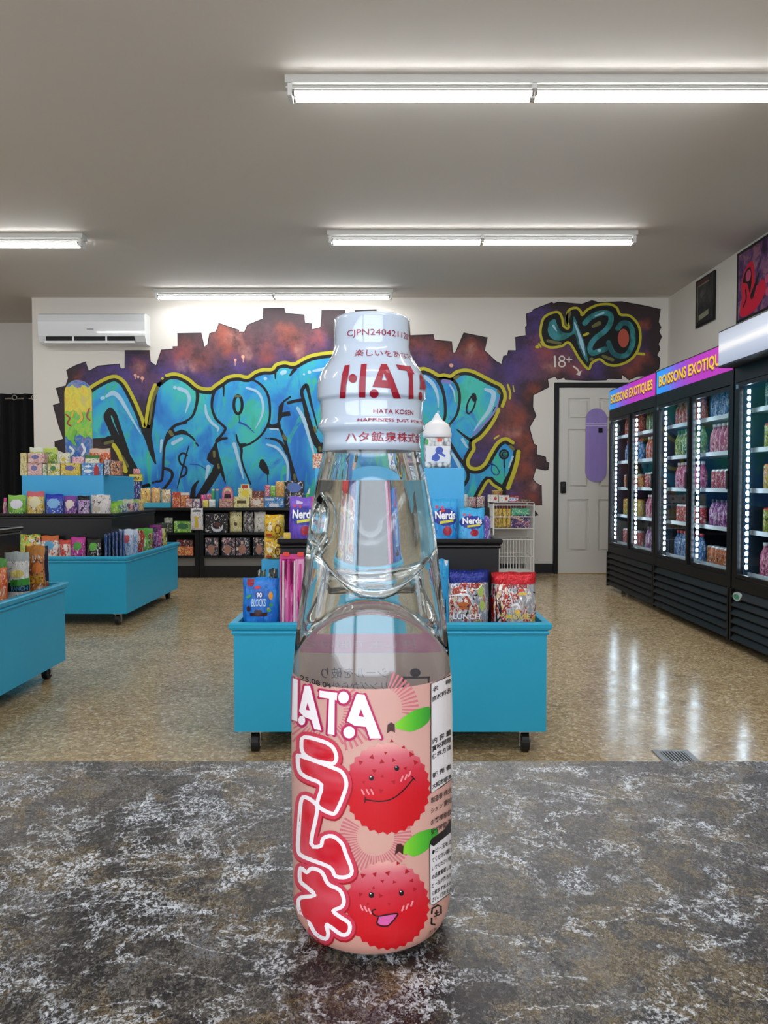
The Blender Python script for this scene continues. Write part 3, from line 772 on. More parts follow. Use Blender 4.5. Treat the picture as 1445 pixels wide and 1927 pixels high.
# ------------------------------------------------------------ posters on the right wall
def poster(name, y0, y1, z0, z1, label, cols, extra):
    r = empty(name, (XR, (y0 + y1) / 2, z0), label, 'poster', 'posters high on the right wall')
    MB().box(XR - 0.02, XR - 0.001, y0, y1, z0, z1, bev=0.002).build('poster_frame', BLACK, r)
    n = NT('%s_print_%d' % (name, int(y0 * 10)), 0.3); v = n.coord('Generated')
    n.col(n.ramp(n.noise(v, 5, 5, 0.6, 1.0), cols))
    def mp(s, t, layer): return (XR - 0.0205 - layer * 0.0008, y1 - s * (y1 - y0), z0 + t * (z1 - z0))
    art('poster_print', n.m, [S_poly([(0.05, 0.05), (0.95, 0.05), (0.95, 0.96), (0.05, 0.96)])], mp, r, 0)
    for nm, cc, sh in extra: art(nm, mat('ink_' + cc, cc, 0.4), sh, mp, r, 1 + 0.5 * extra.index((nm, cc, sh)))
    return r
poster('framed_poster', 7.633, 8.087, 2.65, 3.135, 'small dark framed poster, farther one on the right wall', [(0.35, '#121214'), (0.5, '#2b2c31'), (0.62, '#3f4043')],
       [('cream_border', '#8f8a72', [S_stroke([(0.12, 0.12), (0.12, 0.86), (0.72, 0.86)], 0.03, smooth=0)]), ('cream_panel', '#8a8c76', [S_poly([(0.2, 0.13), (0.72, 0.17), (0.72, 0.28), (0.2, 0.24)])]), ('figure', '#55565c', [S_circle((0.35, 0.66), 0.09, 14, 0.08)]), ('red_strip', '#5a1d22', [S_poly([(0.05, 0.86), (0.7, 0.9), (0.7, 0.94), (0.05, 0.92)])])])
poster('framed_poster', 6.45, 7.151, 2.50, 3.145, 'large purple poster with a red figure above the nearest cooler', [(0.3, '#1c1226'), (0.42, '#4b2766'), (0.52, '#7d4f78'), (0.6, '#a3707f'), (0.7, '#2a1330')],
       [('red_figure', '#d3123a', [S_poly(catmull([(0.12, 0.1), (0.16, 0.35), (0.14, 0.55), (0.25, 0.72), (0.4, 0.78), (0.48, 0.68), (0.5, 0.5), (0.56, 0.4), (0.7, 0.45), (0.8, 0.3), (0.6, 0.12), (0.35, 0.06)], 4, True))]),
        ('dark_figure', '#150a10', [S_poly(catmull([(0.18, 0.55), (0.25, 0.68), (0.38, 0.7), (0.42, 0.55), (0.38, 0.35), (0.3, 0.5)], 4, True)), S_stroke([(0.2, 0.2), (0.28, 0.3), (0.26, 0.42)], 0.03), S_stroke([(0.44, 0.3), (0.55, 0.46), (0.6, 0.55)], [0.1, 0.05, 0.03])]),
        ('pink_glow', '#c94f77', [S_circle((0.33, 0.6), 0.07, 14, 0.08), S_circle((0.85, 0.25), 0.07, 14, 0.06), S_circle((0.82, 0.42), 0.06, 12, 0.06)])])

# ------------------------------------------------------------ counter
CZ = 0.864; CY = 0.458
cn = empty('counter', (0, -0.1, 0), 'mottled grey and brown laminate counter filling the foreground', 'counter')
MB().box(-1.6, 1.9, -0.65, CY, CZ - 0.035, CZ, bev=0.0015).build('countertop', COUNTM, cn)
mb = MB().box(-1.55, 1.85, -0.6, CY - 0.06, 0.1, CZ - 0.036)
mb.box(-1.5, 1.8, -0.55, CY - 0.1, 0.0, 0.1)
mb.build('cabinet_body', mat('counter_side', '#7d7a78', 0.5), cn)

# ------------------------------------------------------------ floor register
vg = empty('floor_vent', (1.12, 2.86, 0), 'grey metal floor vent on the speckled floor beyond the counter edge', 'vent')
vx0, vx1, vy0, vy1 = 1.035, 1.172, 2.77, 2.945
VM = mat('vent_grey', '#8e9092', 0.4, metal=0.3)
mb = MB().box(vx0, vx1, vy0, vy0 + 0.02, 0, 0.006).box(vx0, vx1, vy1 - 0.02, vy1, 0, 0.006).box(vx0, vx0 + 0.022, vy0 + 0.02, vy1 - 0.02, 0, 0.006).box(vx1 - 0.022, vx1, vy0 + 0.02, vy1 - 0.02, 0, 0.006)
mb.build('vent_frame', VM, vg)
MB().box(vx0 + 0.02, vx1 - 0.02, vy0 + 0.018, vy1 - 0.018, 0.0002, 0.001).build('vent_shaft', BLACKM, vg)
for i in range(8):
    x = vx0 + 0.026 + i * (vx1 - vx0 - 0.056) / 7
    MB().box(x, x + 0.0055, vy0 + 0.02, vy1 - 0.02, 0.001, 0.0055).build('vent_slat', VM, vg)
# ============================================================ COOLERS
CAB = NT('cooler_black', 0.4, spec=0.3); v = CAB.coord(); CAB.col(CAB.mix(CAB.noise(v, 40, 2), '#08080a', '#0d0d10')); CAB = CAB.m
LINER = mat('cooler_liner', '#2b3a48', 0.25, metal=0.3)
SHELFM = mat('cooler_shelf', '#c9d2d8', 0.4)
LEDM = mat('led_bead', '#ffffff', emit='#dbeeff', es=22.0)
def glass_mat():
    m = bpy.data.materials.new('door_glass'); m.use_nodes = True
    t = m.node_tree; t.nodes.clear()
    out = t.nodes.new('ShaderNodeOutputMaterial'); tr = t.nodes.new('ShaderNodeBsdfTransparent'); gl = t.nodes.new('ShaderNodeBsdfGlossy')
    lw = t.nodes.new('ShaderNodeLayerWeight'); pw = t.nodes.new('ShaderNodeMath'); pw.operation = 'POWER'; pw.inputs[1].default_value = 5.0
    mp = t.nodes.new('ShaderNodeMapRange'); mp.inputs['To Min'].default_value = 0.02; mp.inputs['To Max'].default_value = 0.5
    mx = t.nodes.new('ShaderNodeMixShader')
    tr.inputs[0].default_value = (0.93, 0.97, 0.98, 1); gl.inputs['Roughness'].default_value = 0.02; lw.inputs['Blend'].default_value = 0.5
    t.links.new(lw.outputs['Facing'], pw.inputs[0]); t.links.new(pw.outputs[0], mp.inputs['Value']); t.links.new(mp.outputs[0], mx.inputs[0])
    t.links.new(tr.outputs[0], mx.inputs[1]); t.links.new(gl.outputs[0], mx.inputs[2]); t.links.new(mx.outputs[0], out.inputs[0])
    return m
GLASSD = glass_mat()
def header_mat(name, light):
    n = NT(name, 0.3)
    g = n.sep(n.coord('Generated'))
    if light:
        e = n.ramp(g[2], [(0.0, '#a9b4cc'), (0.35, '#c3cde0'), (0.52, '#ffffff'), (0.7, '#c9d1e2'), (1.0, '#b4bccd')])
        n.col(e); n.l.new(e, n.b.inputs['Emission Color']); n.b.inputs['Emission Strength'].default_value = 0.16
    else:
        c = n.ramp(g[1], [(0.0, '#b02ba8'), (0.45, '#a42bae'), (0.68, '#7a4cc8'), (0.86, '#2f82dc'), (1.0, '#1f8fe0')])
        n.col(c); n.l.new(c, n.b.inputs['Emission Color']); n.b.inputs['Emission Strength'].default_value = 0.35
    return n.m
HM = header_mat('sign_gradient', False); HL2 = header_mat('sign_lightbox', True)
XC = 2.2
def art_mat(name, cols, seed, scale=3.0, top=None, oval=None, rough=0.3, topz=0.84, ov=(0.5, 0.6, 0.3, 0.17), metal=0.0, dk='#2a2230', speck=True):
    n = NT(name, rough, metal=metal)
    g = n.coord('Generated')
    v = n.mapping(g, (1, 1, 1.2), (seed * 3.7, seed * 1.3, seed * 2.1))
    k = len(cols)
    stops = [(0.0, cols[0])] + [(0.40 + 0.20 * i / max(1, k - 1), cols[i]) for i in range(1, k)]
    c = n.ramp(n.noise(v, scale, 4, 0.62, 0.8), stops, 'CONSTANT')
    x, y, z = n.sep(g)[:3]
    if speck:
     g2 = n.mapping(g, (1.3, 1, 1), (seed * 1.9, seed * 0.7, seed * 5.1))
     d1 = n.math('GREATER_THAN', n.noise(g2, scale * 2.0, 3, 0.55, 1.6), 0.60)
     c = n.mix(d1, c, '#e6e1dc')
     d2 = n.math('GREATER_THAN', n.noise(n.mapping(g, (1.3, 1, 1), (seed * 0.9 + 7, seed, seed)), scale * 2.0, 3, 0.55, 1.6), 0.62)
     c = n.mix(d2, c, dk)
    if oval:
        dx = n.math('DIVIDE', n.math('SUBTRACT', x, ov[0]), ov[2]); dz = n.math('DIVIDE', n.math('SUBTRACT', z, ov[1]), ov[3])
        r = n.math('ADD', n.math('MULTIPLY', dx, dx), n.math('MULTIPLY', dz, dz))
        r = n.math('ADD', r, n.math('MULTIPLY', n.noise(v, scale * 2.5, 2), 0.9))
        c = n.mix(n.math('LESS_THAN', r, 1.25), c, oval)
    if top:
        c = n.mix(n.math('GREATER_THAN', n.math('ADD', z, n.math('MULTIPLY', n.noise(v, 4, 2), 0.05)), topz + 0.02), c, top)
    n.col(c)
    n.bump(n.noise(n.mapping(g, (1, 1, 0.5)), 6, 3, 0.6, 1.5), 0.35, 0.02)
    return n.m
ZS = [0.47, 0.735, 0.995, 1.245, 1.49]
CAN_KINDS = []
def drink_proto(i, kind, r, h, cols, cap):
    m = art_mat('drink_art_%d' % i, cols, i, 3.5, rough=0.25)
    if kind == 'can':
        prof = [(r * 0.75, 0), (r, 0.008), (r, h - 0.014), (r * 0.8, h - 0.002), (r * 0.78, h - 0.002), (r * 0.75, h)]
        mb = MB().lathe(prof, n=14, mis=[1, 0, 1, 1, 1])
    else:
        prof = [(r * 0.85, 0), (r, 0.008), (r, h * 0.55), (r * 0.85, h * 0.68), (r * 0.42, h * 0.84), (r * 0.4, h * 0.9), (r * 0.46, h * 0.9), (r * 0.46, h)]
        mb = MB().lathe(prof, n=14, mis=[0, 0, 0, 0, 0, 1, 1])
    me = mb.mesh('drink_' + kind)
    me.materials.append(m); me.materials.append(mat('cap_' + cap, cap, 0.3, metal=0.6 if kind == 'can' else 0.0))
    me.polygons.foreach_set('use_smooth', [True] * len(me.polygons))
    return me, kind
KD = [('can', 0.031, 0.155, ['#1f4f4a', '#2b6f63', '#8fb0a6'], '#b9bec2'), ('can', 0.031, 0.155, ['#8d9a2c', '#b8b73a', '#22402a', '#c9b63c'], '#c0443c'),
      ('can', 0.031, 0.16, ['#c98a2c', '#c9c03a', '#8a9c2a'], '#d0873a'), ('bottle', 0.034, 0.2, ['#b3361f', '#cf5a30', '#e0a060'], '#e8e8e8'),
      ('bottle', 0.033, 0.205, ['#b23a6a', '#d06a95', '#e7c3d0'], '#e6e0e4'), ('can', 0.031, 0.14, ['#a52430', '#c8414a', '#e0d8d8'], '#c5c8cc'),
      ('bottle', 0.033, 0.2, ['#2f5d9c', '#4f86c0', '#cfe0ee'], '#d04048'), ('can', 0.03, 0.13, ['#c2582a', '#e08a3c', '#5a2b22'], '#b9bec2'),
      ('bottle', 0.034, 0.21, ['#4b7a3a', '#7aa64a', '#d8e0b0'], '#38803f'), ('bottle', 0.033, 0.19, ['#7a2f7c', '#a85aa8', '#e8d0e8'], '#3a3a44')]
KW = ['dark green', 'yellow green', 'orange and yellow', 'rust red', 'pink', 'red and white', 'blue', 'brown and orange', 'green', 'violet']
ORD = ['first', 'second', 'third', 'fourth', 'fifth', 'sixth', 'seventh', 'eighth', 'ninth']
PROT = [drink_proto(i, *k) for i, k in enumerate(KD)]
def cooler(y0, y1, lab, where, sign, doors, plan, badge=False):
    root = empty('drink_cooler', (XC + 0.35, (y0 + y1) / 2, 0), lab, 'cooler', 'black upright drink coolers')
    x1 = XR - 0.17
    g = 0.004; y0 += g; y1 -= g
    MB().box(x1 - 0.03, x1, y0, y1, 0.09, 1.94).build('back_panel', CAB, root)
    for a_ in ((y0, y0 + 0.035), (y1 - 0.035, y1)): MB().box(XC + 0.02, x1 - 0.03, a_[0], a_[1], 0.09, 1.94).build('side_panel', CAB, root)
    MB().box(XC + 0.02, x1 - 0.03, y0 + 0.035, y1 - 0.035, 1.715, 1.94).build('top_panel', CAB, root)
    MB().box(XC + 0.05, x1 - 0.03, y0 + 0.035, y1 - 0.035, 0.09, 0.44).build('compressor_housing', CAB, root)
    MB().box(x1 - 0.036, x1 - 0.031, y0 + 0.036, y1 - 0.036, 0.442, 1.713).build('rear_liner', LINER, root)
    for a_ in ((y0 + 0.0355, y0 + 0.039), (y1 - 0.039, y1 - 0.0355)): MB().box(XC + 0.05, x1 - 0.04, a_[0], a_[1], 0.442, 1.713).build('side_liner', LINER, root)
    # header
    hx, hz0, hz1 = (XC - 0.004, 1.745, 1.945) if sign != 'white' else (XC - 0.11, 1.76, 1.985)
    hb = MB().box(hx + 0.004, XC + 0.02, y0 + 0.002, y1 - 0.002, hz0, hz1, bev=0.002).build('header_box', BLACK, root)
    panel = MB().box(hx, hx + 0.004, y0 + 0.012, y1 - 0.012, hz0 + 0.01, hz1 - 0.01).build('sign_panel', HM if sign != 'white' else HL2, hb)
    if sign != 'white':
        W = y1 - y0
        def hm(s, t, layer): return (hx - 0.0004 - 0.0006 * layer, y1 - s * W, hz0 + t * (hz1 - hz0))
        T0 = S_text('BOISSONS EXOTIQUES', (0.05, 0.26, 0.95, 0.74), bold=0.028)
        art('sign_shadow', mat('sign_dark', '#7a3a4a', 0.4), [S_text('BOISSONS EXOTIQUES', (0.044, 0.20, 0.944, 0.70), bold=0.045)], hm, hb, 1)
        art('sign_lettering', mat('sign_yellow', '#e3b92e', 0.4, emit='#e3b92e', es=0.3), [T0], hm, hb, 2)
    # face frame
    for bb in ((y0, y1, 1.665, 1.745 if sign != 'white' else 1.76), (y0, y1, 0.375, 0.445), (y0, y0 + 0.045, 0.445, 1.665), (y1 - 0.045, y1, 0.445, 1.665)):
        MB().box(XC, XC + 0.02, *bb).build('face_frame', CAB, root)
    # grille
    MB().box(XC + 0.012, XC + 0.045, y0 + 0.005, y1 - 0.005, 0.045, 0.375).build('grille_back', BLACKM, root)
    for a_ in ((y0, y0 + 0.02), (y1 - 0.02, y1)): MB().box(XC - 0.012, XC + 0.012, a_[0], a_[1], 0.04, 0.375).build('grille_frame', CAB, root)
    for k in range(6):
        z = 0.055 + k * 0.053
        s = MB(); yy0, yy1 = y0 + 0.02, y1 - 0.02
        V = [(XC + 0.012, yy0, z + 0.048), (XC - 0.014, yy0, z + 0.006), (XC - 0.014, yy0, z), (XC + 0.012, yy0, z + 0.03), (XC + 0.012, yy1, z + 0.048), (XC - 0.014, yy1, z + 0.006), (XC - 0.014, yy1, z), (XC + 0.012, yy1, z + 0.03)]
        s.add(V, [(0, 1, 2, 3), (7, 6, 5, 4), (0, 4, 5, 1), (1, 5, 6, 2), (2, 6, 7, 3), (3, 7, 4, 0)]).build('grille_slat', CAB, root)
    # shelves
    for z in ZS:
        sh = MB().box(XC + 0.085, x1 - 0.05, y0 + 0.045, y1 - 0.045, z - 0.012, z).build('shelf', SHELFM, root)
        MB().box(XC + 0.078, XC + 0.085, y0 + 0.045, y1 - 0.045, z - 0.016, z + 0.012).build('price_rail', SHELFM, sh)
    ym = (y0 + y1) / 2
    for di, (a, b) in enumerate(((ym + 0.0, y1 - 0.047), (y0 + 0.047, ym - 0.0))):   # far door, near door
        if di not in doors: continue
        xo = XC - 0.006 if di == 0 else XC + 0.006
        d = MB().box(xo, xo + 0.022, a, a + 0.032, 0.45, 1.66).box(xo, xo + 0.022, b - 0.032, b, 0.45, 1.66).box(xo, xo + 0.022, a + 0.032, b - 0.032, 0.45, 0.475).box(xo, xo + 0.022, a + 0.032, b - 0.032, 1.635, 1.66)
        d = d.build('door', CAB, root)
        MB().box(xo + 0.009, xo + 0.013, a + 0.03, b - 0.03, 0.473, 1.637).build('pane', GLASSD, d)
        MB().box(xo - 0.018, xo - 0.001, a + 0.006, a + 0.022, 1.0, 1.12, bev=0.003).build('door_handle', BLACK, d)
        led = MB().box(XC + 0.044, XC + 0.05, b - 0.075, b - 0.05, 0.5, 1.62).build('led_rail', LINER, root)
        lb = MB(); n = 27
        for k in range(n):
            z = 0.52 + k * 1.08 / (n - 1)
            lb.lathe([(0.002, -0.014), (0.0075, -0.010), (0.0095, 0), (0.0075, 0.010), (0.002, 0.014)], (XC + 0.038, b - 0.063, z), n=8)
        lb.build('led_beads', LEDM, led)
        for si, z in enumerate(ZS):
            kd = plan[di][si]
            me, kind = PROT[kd]
            r = KD[kd][1]; sp = 2 * r + 0.008
            n = int((b - a - 0.09) / sp)
            for k in range(n):
                y = a + 0.035 + (k + 0.5) * sp
                if sign == 'white' and y < 4.25: continue
                o = bpy.data.objects.new('drink_' + kind, me); COL.objects.link(o)
                o.location = (XC + 0.13, y, z + 0.0012); o.rotation_euler.z = (k * 1.7) % 6.28
                sn = ['bottom', 'second lowest', 'middle', 'second highest', 'top'][si]
                dn = 'far' if di == 0 else 'near'
                tag(o, '%s drink %s, %s from the left, %s shelf, %s door, %s' % (KW[kd], kind, ORD[n - 1 - k], sn, dn, where), kind, 'drinks on the %s shelf, %s door, %s' % (sn, dn, where))
    for y in (y0 + 0.12, y1 - 0.12):
        for x in (XC + 0.12, x1 - 0.1):
            c = MB().tube((x - 0.012, y, 0.03), (x + 0.012, y, 0.03), 0.03, n=14).build('caster_wheel', RUBBER, root)
            MB().box(x - 0.018, x + 0.018, y - 0.015, y + 0.015, 0.05, 0.0895).build('caster_fork', CHROME, c)
    if badge:
        bg = MB()
        V = [];
        for i in range(20):
            t = 2 * pi * i / 20
            V.append((XC - 0.0145, y1 - 0.10 + 0.05 * cos(t), 0.335 + 0.027 * sin(t)))
        W2 = [(v[0] + 0.016, v[1], v[2]) for v in V]
        bg.add(V + W2, [tuple(range(20)), tuple(range(20, 40))[::-1]] + [(i, (i + 1) % 20, 20 + (i + 1) % 20, 20 + i) for i in range(20)])
        o = bg.build('oval_badge', mat('badge_silver', '#b9c4c0', 0.3), root)
        V2 = [(v[0] - 0.0008, y1 - 0.10 + (v[1] - y1 + 0.10) * 0.78, 0.335 + (v[2] - 0.335) * 0.62) for v in V]
        MB().add(V2, [tuple(range(20))]).build('badge_centre', mat('badge_green', '#3f8f78', 0.3), o)
    MB().box(XC - 0.008, XC - 0.0005, y1 - 0.06, y1 - 0.035, 1.625, 1.65).build('lock_plate', CHROME, root)
    return root
cooler(6.262, 7.56, 'black two door drink cooler nearest the white door, with blue to magenta header sign', 'farthest cooler', 'A', (0, 1), [(5, 2, 7, 6, 3), (9, 4, 5, 3, 8)])
cooler(4.872, 6.256, 'black two door drink cooler in the middle of the row, with gradient header sign', 'middle cooler', 'B', (0, 1), [(6, 5, 4, 8, 3), (7, 9, 5, 4, 6)])
cooler(3.49, 4.862, 'black drink cooler at the right edge with glowing white header', 'nearest cooler', 'white', (0, 1), [(4, 1, 2, 1, 0), (4, 1, 2, 1, 0)], badge=True)

# ============================================================ PRODUCT BUILDERS
_seed = [0]
def pouch(name, w, h, t, m, seal=None, nx=9, nz=11, crimp=True, sag=0.0):
    """pillow shaped bag, origin at bottom centre, front at -y; returns object and mapper for decals"""
    _seed[0] += 1
    rnd = random.Random(_seed[0])
    ph = [rnd.uniform(0, 6.28) for _ in range(6)]
    def thick(u, v):
        a = (1 - abs(2 * u - 1) ** 2.6)
        b = min(1, max(0.0, (0.93 - v) / 0.28)) ** 0.6 if v < 0.93 else 0.0
        c = min(1, 0.55 + v * 3)
        wv = 1 + 0.16 * sin(7 * u + 9 * v + ph[0]) * sin(5 * v + ph[1]) + 0.08 * sin(17 * u - 13 * v + ph[2])
        return max(0.0012, t / 2 * a * b * c * wv)
    def edge(v): return 1 + 0.025 * sin(4 * v * pi + ph[3]) - 0.05 * max(0, v - 0.8) * 2
    def P(u, v, side):
        top = 0.012 * h * sin(9 * u + ph[4]) if v > 0.9 else 0
        return ((u - 0.5) * w * edge(v), side * thick(u, v) + sag * (v ** 2), v * h + top)
    mb = MB()
    V = []
    for side in (-1, 1):
        for j in range(nz + 1):
            for i in range(nx + 1):
                V.append(P(i / nx, j / nz, side))
    k = (nx + 1) * (nz + 1)
    Fc = []; mi = []
    for s in (0, 1):
        for j in range(nz):
            for i in range(nx):
                a = s * k + j * (nx + 1) + i
                q = (a, a + 1, a + nx + 2, a + nx + 1)
                Fc.append(q if s == 0 else q[::-1]); mi.append(1 if (seal and j / nz > 0.85) else 0)
    bound = [j * (nx + 1) for j in range(nz, -1, -1)] + list(range(1, nx + 1)) + [j * (nx + 1) + nx for j in range(1, nz + 1)] + list(range(nz * (nx + 1) + nx - 1, nz * (nx + 1), -1))
    n = len(bound)
    for i in range(n):
        a, b = bound[i], bound[(i + 1) % n]
        Fc.append((b, a, a + k, b + k)); mi.append(0)
    mb.v = V; mb.f = Fc; mb.m = mi
    me = mb.mesh(name)
    me.materials.append(m)
    if seal: me.materials.append(seal)
    me.polygons.foreach_set('use_smooth', [True] * len(me.polygons))
    o = bpy.data.objects.new(name, me); COL.objects.link(o)
    def mp(u, v, layer):
        x, y, z = P(u, v, -1)
        return (o.location.x + x, o.location.y + y - 0.0012 - layer * 0.0008, o.location.z + z)
    return o, mp
def bag(x0, x1, ytop, Y, z0, cols, label, cat='candy bag', group=None, t=0.05, top=None, oval=None, scale=3.0, texts=(), rot=0.0, name='candy_bag', rough=0.28, ztop=None, cx=None, w=None, metal=0.0, shapes=(), ov=(0.5, 0.6, 0.3, 0.17), speck=True):
    pa, pb = at(x0, ytop, Y), at(x1, ytop, Y)
    W = w or (pb.x - pa.x); X = cx if cx is not None else (pa.x + pb.x) / 2
    h = (ztop or pa.z) - z0
    # inside a bin the rim hides the foot of the bag: the print sits above it
    v0 = {ZL: 0.095, ZM: 0.082}.get(z0, 0.0) / h
    if name == 'candy_bag' or z0 in (ZL, ZM): ov = (ov[0], v0 + (1 - v0) * ov[1], ov[2], ov[3] * (1 - v0 * 0.6))
    m = art_mat('art_%03d' % (_seed[0] + 1), cols, _seed[0] * 0.37 + 1, scale, top, oval, rough, ov=ov, metal=metal, speck=speck)
    o, mp = pouch(name, W, h, t, m)
    o.location = (X, Y, z0)
    tag(o, label, cat, group)
    mp0 = mp
    def mp(u, v, l): return mp0(u, v0 + (1 - v0) * v, l)
    for s, rect, colr, bold in texts:
        art('lettering', mat('ink_' + colr, colr, 0.4), [S_text(s, rect, bold=bold)], mp, o, 2, 0.06, 0.08)
    for nm, colr, sh, ly in shapes:
        art(nm, mat('ink_' + colr, colr, 0.4), sh, mp, o, ly, 0.08, 0.08, split=True)
    lean = 0.0
    if z0 in (ZL, ZM) and t >= 0.05 and rot == 0: lean = -(0.01 + 0.04 * random.Random(_seed[0] * 7).random())
    o.rotation_euler = (lean, 0, rot)
    return o
ZL, ZM, ZT = 0.413, 0.733, 1.101
def carton(x0, x1, ytop, Y, z0, cols, label, cat='candy box', group=None, d=0.06, top=None, oval=None, name='candy_box', scale=3.0, ztop=None, header=None, texts=(), ov=(0.5, 0.55, 0.36, 0.3), shapes=()):
    pa, pb = at(x0, ytop, Y), at(x1, ytop, Y)
    h = (ztop or pa.z) - z0
    _seed[0] += 1
    m = art_mat('art_%03d' % _seed[0], cols, _seed[0] * 0.37 + 1, scale, top, oval, 0.4, ov=ov)
    o = MB().box(pa.x, pb.x, Y - d / 2, Y + d / 2, z0, z0 + h, bev=0.0015).build(name, m, loc=((pa.x + pb.x) / 2, Y, z0))
    tag(o, label, cat, group)
    MB().box(pa.x + 0.002, pb.x - 0.002, Y - d / 2 + 0.004, Y + d / 2 - 0.004, z0 + h, z0 + h + 0.0015).build('lid_flap', m, o)
    def mp(u, v, layer): return (pa.x + u * (pb.x - pa.x), Y - d / 2 - 0.0008 - layer * 0.0008, z0 + v * h)
    for s, rect, colr, bold in texts:
        art('lettering', mat('ink_' + colr, colr, 0.4), [S_text(s, rect, bold=bold)], mp, o, 2)
    for nm, colr, sh, ly in shapes:
        art(nm, mat('ink_' + colr, colr, 0.4), sh, mp, o, ly, split=True)
    return o

# ============================================================ DISPLAY ISLANDS
def blue_mat(name, a, b):
    n = NT(name, 0.38); v = n.coord(); n.col(n.mix(n.noise(v, 4, 4), a, b)); n.bump(n.noise(v, 90, 3), 0.06, 0.001); return n.m
BLUE = blue_mat('turquoise_paint', '#239fc8', '#2ba9d0')
BLUE_LIT = blue_mat('turquoise_paint_lit', '#2f9fd6', '#3aa8dd')  # same blue paint, with stronger lighting put into its colour
INK = blue_mat('black_bin_paint', '#070608', '#0b0a0d')
IW, IL = 1.19, 1.4     # width, length
def ring_box(mb, x0, x1, y0, y1, t, z0, z1):
    mb.box(x0, x1, y0, y0 + t, z0, z1).box(x0, x1, y1 - t, y1, z0, z1).box(x0, x0 + t, y0 + t, y1 - t, z0, z1).box(x1 - t, x1, y0 + t, y1 - t, z0, z1)
    return mb
def panels(name, m, root, x0, x1, y0, y1, t, z0, z1):
    for bb in ((x0, x1, y0, y0 + t), (x0, x1, y1 - t, y1), (x0, x0 + t, y0 + t, y1 - t), (x1 - t, x1, y0 + t, y1 - t)):
        MB().box(*bb, z0, z1).build(name, m, root)
def rims(name, m, root, x0, x1, y0, y1, z, s):
    full = rim(MB(), x0, x1, y0, y1, z, s)
    n = 10
    for k in range(4):
        mb = MB().add(full.v[k * n:(k + 1) * n] + full.v[((k + 1) % 4) * n:((k + 1) % 4) * n + n], [(i, n + i, n + i + 1, i + 1) for i in range(n - 1)])
        mb.build(name, m, root)
def rim(mb, x0, x1, y0, y1, z, s=1.0):
    """moulding: two rounded ribs around the top edge"""
    prof = [(0.0, -0.048), (-0.006, -0.046), (-0.009, -0.040), (-0.006, -0.034), (-0.003, -0.031), (-0.012, -0.026), (-0.016, -0.018), (-0.017, -0.006), (-0.012, 0.0), (0.012, 0.0)]
    cs = [(x0, y0, -1, -1), (x1, y0, 1, -1), (x1, y1, 1, 1), (x0, y1, -1, 1)]
    V = []; n = len(prof)
    for cx, cy_, sx, sy in cs:
        for d, dz in prof: V.append((cx - sx * d * s, cy_ - sy * d * s, z + dz * s))
    Fc = [(k * n + i, ((k + 1) % 4) * n + i, ((k + 1) % 4) * n + i + 1, k * n + i + 1) for k in range(4) for i in range(n - 1)]
    mb.add(V, Fc)
    return mb
def island(loc, label):
    root = empty('candy_display', (0, 0, 0), label, 'display stand', 'tiered candy display stands')
    a, b = IW / 2, IL
    T = 0.014
    panels('lower_bin_panel', BLUE, root, -a, a, 0, b, T, 0.087, 0.506)
    MB().box(-a + T, a - T, T, b - T, 0.40, 0.412).build('lower_bin_floor', BLUE, root)
    rims('lower_rim', BLUE, root, -a, a, 0, b, 0.507, 1.0)
    i1 = 0.16
    panels('middle_bin_panel', INK, root, -a + i1, a - i1, i1, b - i1, T, 0.413, 0.813)
    MB().box(-a + i1 + T, a - i1 - T, i1 + T, b - i1 - T, 0.72, 0.732).build('middle_bin_floor', INK, root)
    rims('middle_rim', INK, root, -a + i1, a - i1, i1, b - i1, 0.814, 0.8)
    MB().box(-0.315, 0.315, 0.34, 1.06, 0.733, 1.10, bev=0.003).build('top_box', BLUE_LIT, root)
    for x in (-a + 0.075, a - 0.075):
        for y in (0.05, b - 0.05):
            c = MB().tube((x - 0.014, y - 0.01, 0.037), (x + 0.014, y - 0.01, 0.037), 0.037, n=20).build('caster', RUBBER, root)
            f = MB().box(x - 0.021, x - 0.016, y - 0.018, y + 0.012, 0.02, 0.08).box(x + 0.016, x + 0.021, y - 0.018, y + 0.012, 0.02, 0.08).box(x - 0.028, x + 0.028, y - 0.03, y + 0.03, 0.078, 0.0865)
            f.build('caster_bracket', CHROME, c)
            MB().tube((x - 0.024, y - 0.01, 0.037), (x + 0.024, y - 0.01, 0.037), 0.009, n=10).build('axle', CHROME, c)
    root.location = loc
    return root
i0 = island((0.024, 2.91, 0), 'turquoise and black tiered candy display on casters directly behind the soda bottle')
i1_ = copy_tree(i0); i1_.location = (-1.88 - IW / 2, 5.6, 0); tag(i1_, 'turquoise and black tiered candy display, farther one at left, with a skateboard on top')
i2_ = copy_tree(i0); i2_.location = (-1.715 - IW / 2, 2.72, 0); tag(i2_, 'turquoise and black tiered candy display on casters cut off by the left edge, nearer one')
ZL, ZM, ZT = 0.413, 0.733, 1.101

